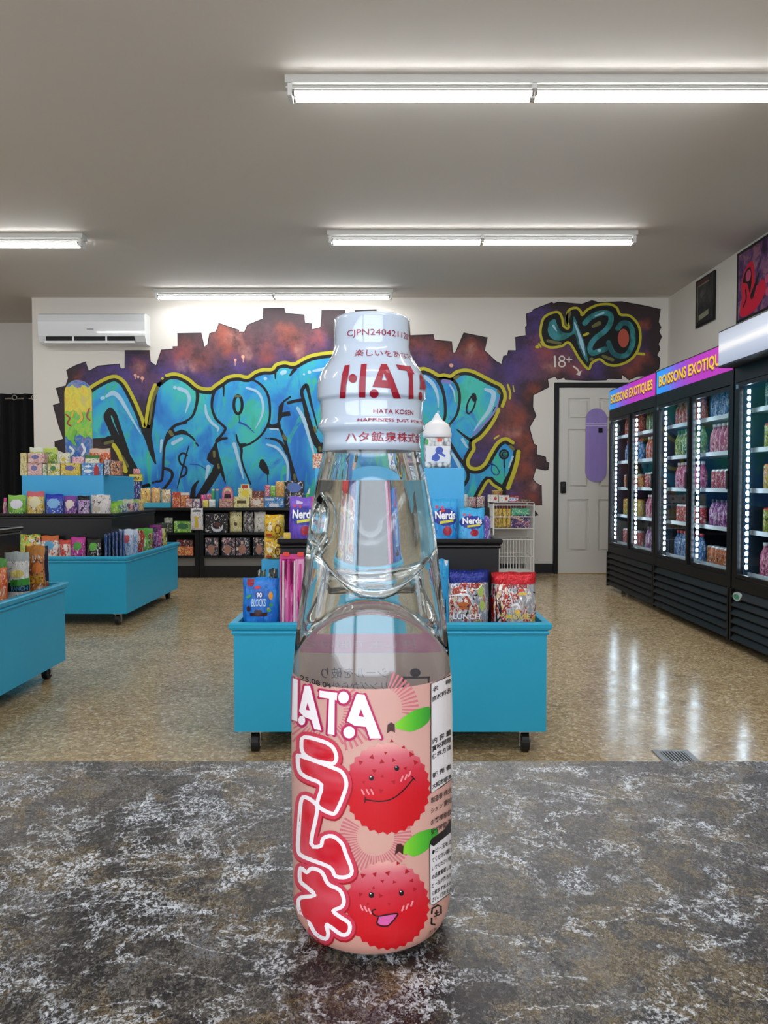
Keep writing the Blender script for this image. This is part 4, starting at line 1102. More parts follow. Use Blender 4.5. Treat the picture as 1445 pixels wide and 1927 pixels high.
# ---- centre island
Y = 3.005
bag(457, 524, 1087, Y, ZL, ['#1668c4', '#1f7ad6', '#2a86dd'], 'bright blue resealable pouch with chocolate pieces, front left of the centre display', t=0.05, scale=2.2, speck=False,
    texts=[('BLOCKS', (0.27, 0.30, 0.66, 0.49), '#b9d6ee', 0.02), ('90', (0.40, 0.52, 0.55, 0.64), '#e8eef8', 0.02)],
    shapes=[('round_emblem', '#9c1f2c', [S_poly([(0.12, 0.98), (0.12, 0.86), (0.16, 0.80), (0.22, 0.78), (0.28, 0.80), (0.32, 0.86), (0.32, 0.98)])], 1),
            ('price_sticker', '#d23a48', [S_poly([(0.34, 0.72), (0.5, 0.74), (0.5, 0.80), (0.34, 0.79)])], 2),
            ('swirl', '#173f96', [S_circle((0.475, 0.585), 0.13, 20, 0.09)], 1), ('chocolate', '#3a1418', [S_poly([(0.22, 0.06), (0.7, 0.06), (0.7, 0.15), (0.56, 0.15), (0.54, 0.22), (0.36, 0.22), (0.34, 0.14), (0.22, 0.14)]), S_circle((0.18, 0.24), 0.06, 12, 0.07)], 1),
            ('green_fruit', '#3f9c45', [S_circle((0.17, 0.54), 0.09, 12, 0.035, 0.4), S_circle((0.8, 0.33), 0.05, 12, 0.045), S_circle((0.74, 0.2), 0.06, 10, 0.04)], 1), ('orange_fruit', '#d9953a', [S_circle((0.8, 0.56), 0.06, 12, 0.1), S_circle((0.72, 0.24), 0.04, 10, 0.03)], 1)])
bag(485, 500, 1073, 3.044, ZL, ['#24352a', '#39513c', '#161d18'], 'dark green bag peeking out left behind the bright blue pouch', t=0.012)
bag(506, 522, 1070, 3.046, ZL, ['#101614', '#1f2a24', '#2c4a33'], 'black bag corner peeking out right behind the bright blue pouch', t=0.012)
# hanging pink packs
p0, p1 = at(528, 1168, Y), at(574, 1168, Y)
pk = empty('lollipop_pack', ((p0.x + p1.x) / 2, Y, ZL), 'tall clear pink pack of stick candies with red clips, left of the bottle', 'candy pack')
PKM = NT('pink_film', 0.15); v = PKM.coord('Generated'); PKM.col(PKM.ramp(PKM.noise(PKM.mapping(v, (1, 1, 0.25)), 5, 3, 0.6, 0.8), [(0.0, '#6d1748'), (0.42, '#a82a74'), (0.5, '#d06aa6'), (0.58, '#dba2c6')], 'CONSTANT')); PKM = PKM.m
MB().box(p0.x, p1.x, Y - 0.022, Y + 0.022, ZL, 0.745, bev=0.004).build('film_sleeve', PKM, pk)
for i in range(4):
    x = p0.x + 0.013 + i * 0.022
    MB().tube((x, Y - 0.026, 0.47), (x + 0.002, Y - 0.026, 0.735 - 0.012 * (i % 2)), 0.0045, 0.0035, n=8).build('candy_stick', [mat('stick_white', '#ddd3d8', 0.4), mat('stick_pink', '#d04a92', 0.4)][i % 2], pk)
for x in (p0.x + 0.026, p1.x - 0.014):
    MB().box(x - 0.012, x + 0.012, Y - 0.03, Y - 0.018, 0.752, 0.768, bev=0.002).build('red_clip', mat('clip_red', '#d8402c', 0.4), pk)
MB().box(p0.x + 0.002, p1.x, Y - 0.024, Y - 0.02, 0.742, 0.76).build('header_strip', mat('pink_strip', '#c83a86', 0.4), pk)
# right: two stacks of foil bags
for k in range(3):
    yy = 3.02 - k * 0.03 + 0.02
    bag(842 + (2 - k) * 1.0 - 2 + k, 920 - k, 1075 - (2 - k), 2.965 + (2 - k) * 0.03, ZL, ['#8f97a6', '#c9ccd2', '#a8493c', '#d8d3c4', '#8a8f3e'] if k == 2 else ['#9aa0ac', '#c4c6cc', '#6d7280'], ['rearmost of three silver foil sour candy bags right of the bottle', 'middle one of three silver foil sour candy bags right of the bottle', 'front silver foil candy bag with navy top, right of the bottle'][k], t=0.024, top='#1f2c80', scale=2.5, rough=0.22, metal=0.35,
        texts=[('efrutti', (0.28, 0.66, 0.78, 0.78), '#a8201f', 0.02), ('LUNCH', (0.14, 0.02, 0.8, 0.13), '#e8e6ea', 0.02)] if k == 2 else (), group='silver foil candy bags', shapes=[('white_flash', '#e6e8ee', [S_stroke([(0.08, 0.5), (0.4, 0.53), (0.55, 0.5)], [0.02, 0.05, 0.02]), S_stroke([(0.55, 0.7), (0.7, 0.62), (0.85, 0.72)], 0.02)], 1), ('burger', '#b5632f', [S_circle((0.38, 0.33), 0.13, 14, 0.045), S_circle((0.4, 0.25), 0.12, 14, 0.02)], 1), ('green_print', '#9db35a', [S_circle((0.82, 0.6), 0.08, 12, 0.12), S_circle((0.85, 0.3), 0.07, 12, 0.1)], 1)] if k == 2 else ())
for k in range(4):
    bag(924 + k * 2, 1000 + k * 2.6, 1078 - (k == 0), 2.962 + (3 - k) * 0.024, ZL, ['#a8adb6', '#d0cfd2', '#b5413a', '#dfd9c8', '#d0a83a'] if k == 3 else ['#b8262e', '#a9adb6', '#cdccd0'], ['rearmost of four red topped foil candy bags at the right end of the centre display', 'third from the front of four red topped foil candy bags, centre display', 'second from the front of four red topped foil candy bags, centre display', 'front red topped foil candy bag at the right end of the centre display'][k], t=0.02, top='#c0222c', scale=2.7, rough=0.22, metal=0.35, group='red topped foil candy bags',
        texts=[('efrutti', (0.28, 0.68, 0.8, 0.80), '#a01a1c', 0.02), ('MOVIE', (0.28, 0.02, 0.86, 0.13), '#d8c04a', 0.02)] if k == 3 else (), shapes=[('white_flash', '#eceaf0', [S_stroke([(0.3, 0.7), (0.42, 0.4), (0.45, 0.2)], 0.02), S_stroke([(0.4, 0.3), (0.55, 0.34), (0.6, 0.25)], [0.02, 0.06, 0.02])], 1), ('yellow_print', '#dbb74a', [S_circle((0.55, 0.18), 0.07, 10, 0.05), S_circle((0.68, 0.56), 0.12, 12, 0.03)], 1), ('price_sticker', '#d8442c', [S_poly([(0.58, 0.6), (0.72, 0.62), (0.71, 0.67), (0.58, 0.66)])], 2)] if k == 3 else ())
for k in range(4):
    o = bag(824 + k * 0.5, 839, 1046 + k * 3, 2.962 + k * 0.022, ZL, ['#1d8fc9', '#2a9fd6', '#1877ae'], ['frontmost', 'second', 'third', 'rearmost'][k] + ' of the slim light blue packets standing tight against the right of the bottle', t=0.012, w=0.055, cx=0.222 - k * 0.004, group='slim light blue packets', scale=1.2, ztop=0.742 - 0.008 * k)
# middle tier
Y = 3.16
NB = [('swoosh', '#dfe8f4', [S_poly([(0.08, 0.86), (0.30, 0.66), (0.36, 0.48), (0.24, 0.52)])], 1)]
def nerds(x0, x1, yt, cols, lab, Yv, tcol='#eef2f8', g='gummy cluster pouches', top=None, extra=()):
    return bag(x0, x1, yt, Yv, ZM, cols, lab, t=0.05, top=top, scale=2.5, speck=False, group=g, ov=(0.5, 0.5, 0.5, 0.2), oval='#1c2f93',
               texts=[('Nerds', (0.12, 0.46, 0.90, 0.68), tcol, 0.035)],
               shapes=[('yellow_tag', '#d6d23c', [S_poly([(0.3, 0.34), (0.82, 0.40), (0.82, 0.46), (0.3, 0.41)])], 1), ('red_cluster', '#a3223a', [S_circle((0.58, 0.16), 0.16, 16, 0.12)], 1), ('small_cluster', '#c04a6a', [S_circle((0.2, 0.78), 0.06, 10, 0.04), S_circle((0.4, 0.76), 0.05, 10, 0.05)], 1)] + list(extra))
nerds(544, 597, 935, ['#5a3fb0', '#6a4cc0', '#4a2f9c'], 'purple gummy candy pouch on the black tier left of the bottle', 3.16, top='#7a5ac8', extra=[('pink_corner', '#c42a86', [S_poly([(0.8, 0.66), (1.0, 0.66), (0.99, 1.0), (0.78, 1.0)])], 1), ('price_sticker', '#c9c2de', [S_poly([(0.26, 0.82), (0.48, 0.82), (0.48, 0.9), (0.26, 0.9)])], 2)])
nerds(812, 862, 938, ['#2b8fdc', '#3aa0e2', '#2470c0'], 'blue gummy candy pouch touching the right side of the bottle, taller one', 3.16, top='#36a5e0', extra=[('price_sticker', '#d8442c', [S_poly([(0.34, 0.64), (0.5, 0.66), (0.5, 0.71), (0.34, 0.70)])], 3)])
nerds(864, 912, 956, ['#3a9fe0', '#49aee6', '#2b80cc'], 'blue gummy candy pouch second right of the bottle, shorter one', 3.122, top='#3aa8de')
for k in range(2):
    bag(914 + k * 7, 921 + k * 9, 977 - k * 6, 3.14 + k * 0.05, ZM, ['#6a3fb0', '#7a55c8', '#3f2a8c', '#c9b8e8'], ['front', 'rear'][k] + ' purple candy packet at the right end of the black tier, seen nearly edge on', t=0.012, rot=0.9 - 0.1 * k, w=0.045, cx=0.4225 - 0.002 * k)
tg = carton(534, 547, 1003, 3.09, 0.8135, ['#d8b62a', '#c9a422'], 'small yellow packet lying on the left corner of the black tier', d=0.02, name='candy_packet')
# left tray riser with yellow bags
xr0 = -0.552
rs = MB().box(xr0, xr0 + 0.098, 3.46, 3.57, ZL, 0.692, bev=0.002).build('riser_box', BLUE_LIT, loc=(xr0 + 0.05, 3.51, ZL))
tag(rs, 'sky blue riser box carrying the yellow bags, left of the centre display', 'box')
for k in range(2):
    bag(501, 540 - k * 2, 0, 3.51, 0.6935 if k == 0 else 0.792, ['#d6a818', '#e0b82a', '#c98f1c'], ['lower', 'upper'][k] + ' yellow snack bag of the pair stacked on the sky blue riser', t=0.06, cx=-0.499, w=0.094 - 0.004 * k, ztop=0.79 if k == 0 else 0.893, scale=2.0, group='yellow snack bags on the riser', cat='snack bag', name='snack_bag',
        shapes=[('ring_print', '#7a4a16', [S_stroke(S_circle((0.7, 0.35), 0.13, 12, 0.2)[0], 0.05, closed=True, smooth=1)], 1), ('white_print', '#e9dcb8', [S_circle((0.3, 0.42), 0.14, 12, 0.14, 0.3)], 1), ('red_tag', '#c23a28', [S_poly([(0.1, 0.04), (0.4, 0.04), (0.4, 0.16), (0.1, 0.16)])], 1)])
# top of centre island
def jar_thing():
    p = at(822, 887, 3.42)
    r = empty('plastic_jar', (p.x, 3.42, ZT), 'clear square tub with white swirled lid on top of the centre display', 'jar')
    w = 0.058
    m = NT('jar_contents', 0.2); v = m.coord('Generated'); m.col(m.ramp(m.voro(v, 7, 'Distance'), [(0.0, '#e4e4e2'), (0.5, '#b9bcbc'), (0.75, '#5a5f62')]))
    MB().box(p.x - w, p.x + w, 3.36, 3.476, ZT, ZT + 0.135, bev=0.012).build('tub', m.m, r)
    lid = MB().lathe([(0.056, 0.135), (0.064, 0.137), (0.065, 0.155), (0.062, 0.16), (0.061, 0.175), (0.050, 0.195), (0.036, 0.205), (0.024, 0.213), (0.016, 0.225), (0.006, 0.243), (0.001, 0.246)], (p.x, 3.418, ZT), n=28).build('swirl_lid', mat('lid_white', '#e9e9ec', 0.3), r, smooth=True)
    def mp(u, v, l): return (p.x - w + u * 2 * w, 3.36 - 0.0008 - l * 0.0008, ZT + v * 0.135)
    art('jar_label', mat('jar_label', '#dcdde0', 0.4), [S_poly([(0.05, 0.2), (0.95, 0.2), (0.95, 0.72), (0.05, 0.72)])], mp, r, 0)
    art('label_drawing', mat('ink_cobalt', '#2f4fae', 0.4), [S_circle((0.55, 0.58), 0.15, 14, 0.12), S_circle((0.42, 0.34), 0.15, 12, 0.12), S_stroke([(0.3, 0.3), (0.5, 0.5), (0.75, 0.4)], 0.08)], mp, r, 1)
    art('price_sticker', mat('ink_#d8442c', '#d8442c', 0.4), [S_poly([(0.48, 0.86), (0.66, 0.86), (0.66, 0.97), (0.48, 0.97)])], mp, r, 1)
    art('green_candy', mat('ink_green', '#3c9c4a', 0.4), [S_circle((0.08, 0.85), 0.07, 10, 0.1)], mp, r, 1)
jar_thing()
carton(589, 610, 858, 3.45, ZT, ['#c9672f', '#e0d0b8', '#b5442c', '#d8c9a8'], 'orange and white candy box on the centre display, half hidden by the bottle', d=0.05, ztop=ZT + 0.066)

# ---- left island (front at Y 5.6)
Y = 5.685
L = [(37, 76, 1006, ['#8fb83a', '#d8c23a', '#c23a3a', '#e0e0d8'], 'leftmost bag of the lower bin, green yellow and red, far left display', None, None),
     (77, 110, 1008, ['#d8763a', '#e0ddd6', '#e8e4dc', '#c95a3a'], 'white and orange candy bag second in the lower bin of the far left display', '#cf6a36', '#5aa0c8'),
     (111, 133, 1016, ['#c23a32', '#dfd6cc', '#e8e2da'], 'red and white candy bag third in the lower bin of the far left display', '#c4463a', None),
     (133, 160, 1011, ['#b32a8c', '#c93a9c'], 'magenta candy bag with green emblem in the lower bin of the far left display', '#c93a9c', '#4a9c3a'),
     (162, 190, 1013, ['#151a16', '#22301f'], 'black candy bag with green emblem in the lower bin of the far left display', '#101210', '#5aa83a')]
for x0, x1, yt, cs, lb, tp, ov in L:
    bag(x0, x1, yt, Y, ZL, cs, lb, t=0.05, top=tp, oval=ov, scale=3.2, ov=(0.5, 0.5, 0.3, 0.2))
for k in range(6):
    bag(0, 0, 0, Y + (0.0 if k % 2 else 0.004), ZL, ['#1f4fa8', '#2f6fc4', '#3a4a6a', '#8fb0d8'], ['leftmost', 'second from left', 'third from left', 'third from right', 'second from right', 'rightmost'][k] + ' of six slim blue packets, corner of the far left display', t=0.01, rot=-1.0, w=0.07, cx=-2.058 + k * 0.026, ztop=0.665 + k * 0.006, group='slim blue packets in a row', scale=3)
def rightstrip(lst, X, z0, w):
    for Yv, zt, cs, lb, tp, ov, r in lst:
        bag(0, 0, 0, Yv, z0, cs, lb, t=0.04, top=tp, oval=ov, w=w, cx=X, ztop=zt, rot=r, scale=3.2)
rightstrip([(5.86, 0.69, ['#c9d6ea', '#8fb3dc', '#b8c8e0', '#5a8ac8'], 'pale blue and white bag first in the right hand row, lower bin, far left display', '#cfdcee', '#c0525a', 0.25),
            (5.98, 0.685, ['#b9cbe6', '#7a9fd0', '#d6dcea'], 'pale blue bag second in the right hand row, lower bin, far left display', '#c6d4ea', None, 0.25),
            (6.12, 0.665, ['#b33a32', '#8a2a24', '#d8b88a'], 'red candy bag in the right hand row, lower bin, far left display', None, '#dcc8b0', 0.25),
            (6.24, 0.675, ['#4fa83a', '#6ac24a', '#d8e0c0'], 'lime green candy bag in the right hand row, lower bin, far left display', '#4fae3a', '#c8463a', 0.25),
            (6.36, 0.67, ['#57a040', '#8a3a2a', '#e0cfa8'], 'green and brown candy bag in the right hand row, lower bin, far left display', '#62b848', None, 0.25),
            (6.50, 0.67, ['#5a2468', '#7a3a86', '#c9a8c8'], 'dark purple candy bag in the right hand row, lower bin, far left display', '#4a1f5c', None, 0.25),
            (6.62, 0.685, ['#9c2f86', '#c04aa8', '#d8c0d8'], 'magenta candy bag in the right hand row, lower bin, far left display', '#8a2a78', None, 0.25),
            (6.78, 0.69, ['#2a3a24', '#d8d24a', '#c9c6b0'], 'yellow and dark green bag ending the right hand row, far left display', '#22301f', '#c9d0b8', 0.25)], -1.966, ZL, 0.104)
Y = 5.85
M = [(1.5, 11, 937, ['#c93a7a', '#d8a8b8', '#8a9c3a'], 'pink candy bag cut off by the left edge on the black tier', '#d0458a', None),
     (15, 49, 932, ['#7ab83a', '#5a9c34', '#8fc84a'], 'green candy bag with purple and white print on the black tier, far left display', '#86c050', '#d8d4e0'),
     (50, 83, 925, ['#d8b84a', '#c9a23a', '#e0cf8a'], 'yellow candy bag with red top on the black tier, far left display', '#c8606a', '#d6cfa8'),
     (85, 119, 930, ['#2a55b8', '#1f48b0', '#4a86cf'], 'royal blue candy bag on the black tier, far left display', '#1f2fb0', '#7ab0e0'),
     (120, 144, 933, ['#6a2f8c', '#7a3a9c', '#c9b0c0'], 'purple candy bag with cream shapes on the black tier, far left display', '#7a3a98', '#dcd0c4'),
     (146, 169, 933, ['#22141f', '#c9a8d8', '#8a5ab0', '#e0c8dc'], 'black topped candy bag with lilac print on the black tier, far left display', '#0d0b10', None),
     (171, 208, 931, ['#cfc9c6', '#c9c2c0', '#d6d0cc'], 'pale grey pearly bag at the right corner of the black tier, far left display', None, '#b8b09a')]
for x0, x1, yt, cs, lb, tp, ov in M:
    bag(x0, x1, yt, Y, ZM, cs, lb, t=0.06, cx=(-2.8775 if x0 < 5 else None), w=(0.021 if x0 < 5 else None), top=tp, oval=ov, scale=3.0, ov=(0.5, 0.5, 0.36, 0.24) if 'grey' not in lb else (0.35, 0.18, 0.2, 0.12))
rightstrip([(5.98, 0.885, ['#8fc83a', '#a8d84a', '#d8c84a'], 'lime green bag first in the right hand row of the black tier, far left display', '#9ad23a', None, 0.3),
            (6.09, 0.90, ['#7ab84a', '#2a5a8c', '#e0dcc0', '#3a8ab0'], 'green white and blue pouch in the right hand row of the black tier', '#8cc850', None, 0.3),
            (6.21, 0.905, ['#2f6fb0', '#c9d0c0', '#6a9c4a'], 'blue pouch with pale top in the right hand row of the black tier', '#c9d8b8', None, 0.3),
            (6.34, 0.91, ['#a82a5a', '#d8d0b8', '#b84a6a'], 'crimson pouch with cream top in the right hand row of the black tier', '#dcd6b8', None, 0.3),
            (6.47, 0.905, ['#4a3a8c', '#c9c8d8', '#6a5ab0'], 'violet pouch with green top in the right hand row of the black tier', '#9ac070', None, 0.3),
            (6.62, 0.905, ['#d8a84a', '#e0cfa0', '#c98a3a', '#6a9c5a'], 'orange and cream pouch at the far end of the right hand row, black tier', '#e0c878', None, 0.3)], -2.105, ZM, 0.085)
# top box goods
YT = 6.0
Tn = [(42, 55, 872, ['#d8cf9a', '#c9b45a', '#8a7a3a'], 'small cream box end at the lower left on the far left display', None, 'a', None),
      (56, 83, 872, ['#d8b0a8', '#c9908a', '#e0c8c0'], 'pink printed candy box, lower one of the two at left on the display top', '#6a6a9c', 'b', None),
      (84, 92, 874, ['#d8dcc8', '#8aa06a', '#5a6a4a'], 'narrow white and green box between the pink and the yellow boxes', None, 'a', None),
      (93, 117, 873, ['#d8d4b8', '#c9b83a', '#3a6a3a'], 'white box with green lettering and yellow dot on the display top', '#3f7a44', 'a', None),
      (118, 155, 872, ['#d8c03a', '#c9a82a', '#e0d06a'], 'yellow candy box with violet badge on the display top', '#5a5a9c', 'a', None),
      (157, 197, 872, ['#3a86c8', '#4a96d0', '#c9d8e0'], 'blue candy box with a red bottle shape on the display top', None, 'a', None),
      (199, 210, 866, ['#2a2430', '#c9c4cc', '#6a5a6a'], 'dark and white striped box on the display top', None, 'a', None),
      (211, 229, 868, ['#1f1618', '#d88a3a', '#8a2f2a', '#c9a08a'], 'black box with orange print at the right end of the display top', None, 'a', None)]
for x0, x1, yt, cs, lb, ov, _, _2 in Tn:
    ex = ()
    if 'red bottle' in lb: ex = [('bottle_print', '#a8202a', [S_poly([(0.58, 0.02), (0.82, 0.02), (0.82, 0.6), (0.74, 0.85), (0.70, 1.0), (0.66, 0.85), (0.58, 0.6)])], 2), ('white_print', '#dfe6ea', [S_circle((0.3, 0.35), 0.2, 12, 0.15), S_circle((0.3, 0.75), 0.16, 12, 0.08)], 1)]
    carton(x0 + 0.3, x1 - 0.3, yt, YT, ZT, cs, lb, d=0.08, oval=ov, scale=3.5, ov=(0.45, 0.6, 0.25, 0.25), shapes=ex)
ztop2 = at(60, 872, YT).z + 0.003
carton(42.5, 54, 853, YT, ztop2, ['#d8cf9a', '#c9b45a', '#8a7a3a'], 'small cream box stacked at the upper left on the far left display', d=0.075)
carton(57, 86.5, 853, YT, ztop2, ['#d8b0a8', '#c9908a', '#e0c8c0'], 'pink printed candy box, upper one of the two stacked at left', d=0.075, oval='#6a6a9c', ov=(0.45, 0.6, 0.25, 0.25))
YT2 = 6.12
bag(56, 80, 842, YT2, ZT, ['#b8cf2a', '#9cb820', '#d0dc5a'], 'lime yellow snack bag behind the stacked boxes, left one', t=0.05, top='#d8dccc', cat='snack bag', name='snack_bag')
bag(82, 108, 843, YT2, ZT, ['#a8c82a', '#5a8c2a', '#c8d84a'], 'lime yellow snack bag behind the stacked boxes, right one', t=0.05, top='#b8cc5a', cat='snack bag', name='snack_bag')
bag(110, 132, 852, YT2 - 0.03, ZT, ['#dcdcc8', '#c9c8a8', '#e8e8dc'], 'white puffy bag with yellow centre on the display top', t=0.05, oval='#c9b43a', ov=(0.5, 0.7, 0.2, 0.1))
bag(136, 158, 859, YT2 - 0.03, ZT, ['#e0b8c0', '#d87a9c', '#ece0e0'], 'pink and white bag below the patterned skateboard', t=0.04, ztop=1.25)
bag(160, 187, 860, YT2 - 0.02, ZT, ['#e0dcc8', '#d8d2b0', '#c9c04a'], 'white box like bag with green label strip on the display top', t=0.04, top='#3f7a34', ztop=1.262)
bag(168, 208, 844, 6.17, ZT, ['#cf5a24', '#d86a30', '#b5401c'], 'bright orange snack bag right of the patterned skateboard', t=0.05, top='#d8b8a0', cat='snack bag', name='snack_bag')
sk = NT('swirl_deck_print', 0.35)
v = sk.coord('Generated')
c = sk.ramp(sk.noise(sk.mapping(v, (1, 1, 2.2)), 2.6, 3, 0.55, 2.6), [(0.0, '#2a58b8'), (0.40, '#3f9c3a'), (0.47, '#8fd03a'), (0.52, '#e0cf3a'), (0.57, '#d8872f'), (0.62, '#b5302f')], 'CONSTANT')
gz = sk.sep(v)[2]
wz = sk.math('ADD', gz, sk.math('MULTIPLY', sk.math('SUBTRACT', sk.noise(v, 4, 3), 0.5), 0.16))
c2 = sk.ramp(wz, [(0.0, '#2f62bc'), (0.40, '#7cc43a'), (0.66, '#e3cf3e'), (0.93, '#4a6fc4')], 'CONSTANT')
sk.col(sk.mix(0.78, c, c2))
ps = at(146, 715, 6.27)
d2 = make_deck('skateboard_deck', 0.222, ps.z - ZT - 0.001, sk.m, WOOD, (ps.x, 6.27, ZT + 0.001), 'skateboard deck with a blue, green and yellow drip pattern, standing on the far left display', 0.0)
# a few abstract spots of its print
def dmap(x, z, l): return (d2.location.x + x, d2.location.y + (x / 0.222) ** 2 * 0.02 - 0.0008 - 0.0006 * l, d2.location.z + z)
hh = ps.z - ZT
art('drip_print', mat('ink_drip_red', '#a8303a', 0.4), [S_stroke([(-0.1, hh * 0.64), (-0.07, hh * 0.6), (-0.09, hh * 0.55), (-0.06, hh * 0.52)], 0.012), S_stroke([(0.09, hh * 0.7), (0.07, hh * 0.62), (0.095, hh * 0.58)], 0.012)], dmap, d2, 1)
art('drip_print', mat('ink_drip_yellow', '#e0b43a', 0.4), [S_stroke([(0.02, hh * 0.66), (0.03, hh * 0.6), (0.0, hh * 0.56)], 0.02), S_stroke([(-0.04, hh * 0.66), (-0.05, hh * 0.62)], 0.016)], dmap, d2, 1)
art('drip_print', mat('ink_drip_green', '#6ab83a', 0.4), [S_stroke([(-0.03, hh * 0.46), (-0.05, hh * 0.38), (-0.02, hh * 0.32)], [0.03, 0.03, 0.012]), S_stroke([(0.05, hh * 0.46), (0.055, hh * 0.4)], 0.016)], dmap, d2, 1)
art('drip_print', mat('ink_drip_white', '#dfe3e6', 0.4), [S_stroke([(-0.07, hh * 0.3), (-0.04, hh * 0.26), (-0.06, hh * 0.22)], 0.02), S_stroke([(0.03, hh * 0.33), (0.05, hh * 0.27), (0.03, hh * 0.22)], 0.02)], dmap, d2, 1)

# ---- near left island goods (right edge at -1.715, far edge 4.12)
def nl(Yv, zt, cs, lb, tp, ov, w=0.112, cx=-1.801, rot=0.10, texts=(), shapes=()):
    bag(0, 0, 0, Yv, ZL, cs, lb, t=0.07, top=tp, oval=ov, w=w, cx=cx, ztop=zt, rot=rot, scale=2.6, cat='snack bag', name='snack_bag', texts=texts, shapes=shapes)
nl(3.99, 0.715, ['#b06a2a', '#c98a4a', '#8a4a22'], 'brown and orange snack bag at the back corner of the nearer left display', '#b87a34', None, cx=-1.801, w=0.114, texts=[('5E', (0.2, 0.06, 0.85, 0.26), '#d8a02a', 0.03)], shapes=[('sauce_print', '#d87a34', [S_circle((0.6, 0.45), 0.2, 14, 0.14)], 1), ('dark_stripe', '#141c38', [S_poly([(0.9, 0.1), (1.0, 0.1), (1.0, 1.0), (0.86, 1.0)])], 1)])
nl(3.77, 0.70, ['#d0d0cc', '#c4c6c4', '#dcdcd8'], 'white, green and black snack bag second from the back, nearer left display', '#9aa6a4', None, w=0.116, cx=-1.801, texts=[('RANCH', (0.35, 0.02, 0.95, 0.14), '#4a90b8', 0.02)], shapes=[('black_band', '#14161a', [S_poly([(0.0, 0.0), (1.0, 0.0), (1.0, 0.3), (0.0, 0.2)])], 1), ('green_print', '#3a8c34', [S_poly([(0.3, 0.14), (1.0, 0.16), (1.0, 0.34), (0.34, 0.3)])], 1.6), ('yellow_print', '#d0c06a', [S_circle((0.6, 0.46), 0.26, 14, 0.1)], 1)])
nl(3.55, 0.69, ['#d8783a', '#c94a2a', '#e0a04a'], 'orange red snack bag at the left picture edge, nearer left display', '#4a8a3a', '#d8c0a0')
nl(3.33, 0.69, ['#3a6aa8', '#5a8ac0', '#c9d0d8'], 'blue snack bag just outside the left picture edge, nearer left display', None, None)
bag(0, 0, 0, 3.72, ZM, ['#8fbfe0', '#3a7ac0', '#c9dcea'], 'light blue bag at the left picture edge on the nearer black tier', t=0.05, w=0.08, cx=-1.945 + 0.002, ztop=0.93, rot=0.1)

# ============================================================ BACK SHELVING
SY0, SY1 = 8.5, 8.9
units = [(-2.98, -2.045), (-2.04, -1.0), (-0.995, 0.09), (0.095, 1.16)]
names = ['left', 'second from left', 'third from left, behind the bottle', 'right']
GREY = mat('kick_grey', '#77736e', 0.5)
for (a, b), nm in zip(units, names):
    r = empty('shelf_unit', ((a + b) / 2, (SY0 + SY1) / 2, 0), 'low black shelf unit under the mural, ' + nm, 'shelf unit', 'low black shelf units along the mural wall')
    for x in (a, b - 0.045):
        MB().box(x, x + 0.045, SY0, SY1, 0, 0.745).build('side_panel', INK, r)
    MB().box(a, b, SY0 - 0.01, SY1, 0.746, 0.776, bev=0.002).build('top_panel', INK, r)
    MB().box(a + 0.046, b - 0.046, SY0, SY1 - 0.02, 0.478, 0.50).build('shelf', INK, r)
    MB().box(a + 0.046, b - 0.046, SY0, SY1 - 0.02, 0.222, 0.245).build('shelf', INK, r)
    MB().box(a + 0.046, b - 0.046, SY1 - 0.015, SY1, 0.02, 0.745).build('back_panel', BLACKM, r)
    MB().box(a + 0.046, b - 0.046, SY0 + 0.03, SY0 + 0.04, 0.13, 0.221).build('kick_plate', GREY, r)
    MB().box(a + 0.046, b - 0.046, SY0 + 0.01, SY0 + 0.028, 0.0, 0.13).build('plinth', BLACKM, r)
ZTOP = 0.777
S = 8.56
def sb(x0, x1, yt, cs, lb, **k): bag(x0, x1, yt, k.pop('Y', S), k.pop('z', ZTOP), cs, lb, t=k.pop('t', 0.05), **k)
def scb(x0, x1, yt, cs, lb, **k): return carton(x0, x1, yt, k.pop('Y', S), k.pop('z', ZTOP), cs, lb, **k)
scb(245, 265, 906, ['#2a2f6a', '#3a4a9c', '#1a1f4a'], 'dark blue display stand at the left end of the back shelf', d=0.08, Y=8.7)
carton(243.5, 268, 893, 8.7, at(250, 906, 8.7).z + 0.003, ['#d8c83a', '#e0d24a'], 'yellow box sign with dark emblem standing high on the back shelf', d=0.05, shapes=[('emblem', '#5a3a1a', [S_poly([(0.3, 0.3), (0.5, 0.75), (0.7, 0.3), (0.5, 0.42)]), S_stroke([(0.22, 0.6), (0.28, 0.3), (0.5, 0.2), (0.72, 0.3), (0.78, 0.6)], 0.07)], 1)])
sb(251, 264, 882, ['#d8a0a8', '#c94a5a', '#e8c8cc'], 'small pink packet on top of the yellow box sign', z=at(250, 893, 8.7).z + 0.006, Y=8.7, t=0.02, ztop=at(250, 882, 8.7).z)
for i, (x0, x1, yt, cs, lb) in enumerate([(264, 284, 919, ['#d8a84a', '#e0c060', '#b5702a'], 'orange and yellow figure pouch in the blue tray, left one'), (284, 302, 918, ['#e0b86a', '#d8985a', '#f0d8a8'], 'orange and cream figure pouch in the blue tray, middle one'), (303, 322, 921, ['#c9a86a', '#e8dcc8', '#8a5a3a'], 'tan and white figure pouch in the blue tray, right one')]):
    sb(x0 + 0.5, x1 - 0.5, yt, cs, lb, z=ZTOP + 0.006, t=0.05, group='figure pouches in the blue tray')
tx0, tx1 = at(262, 950, S).x, at(323, 950, S).x
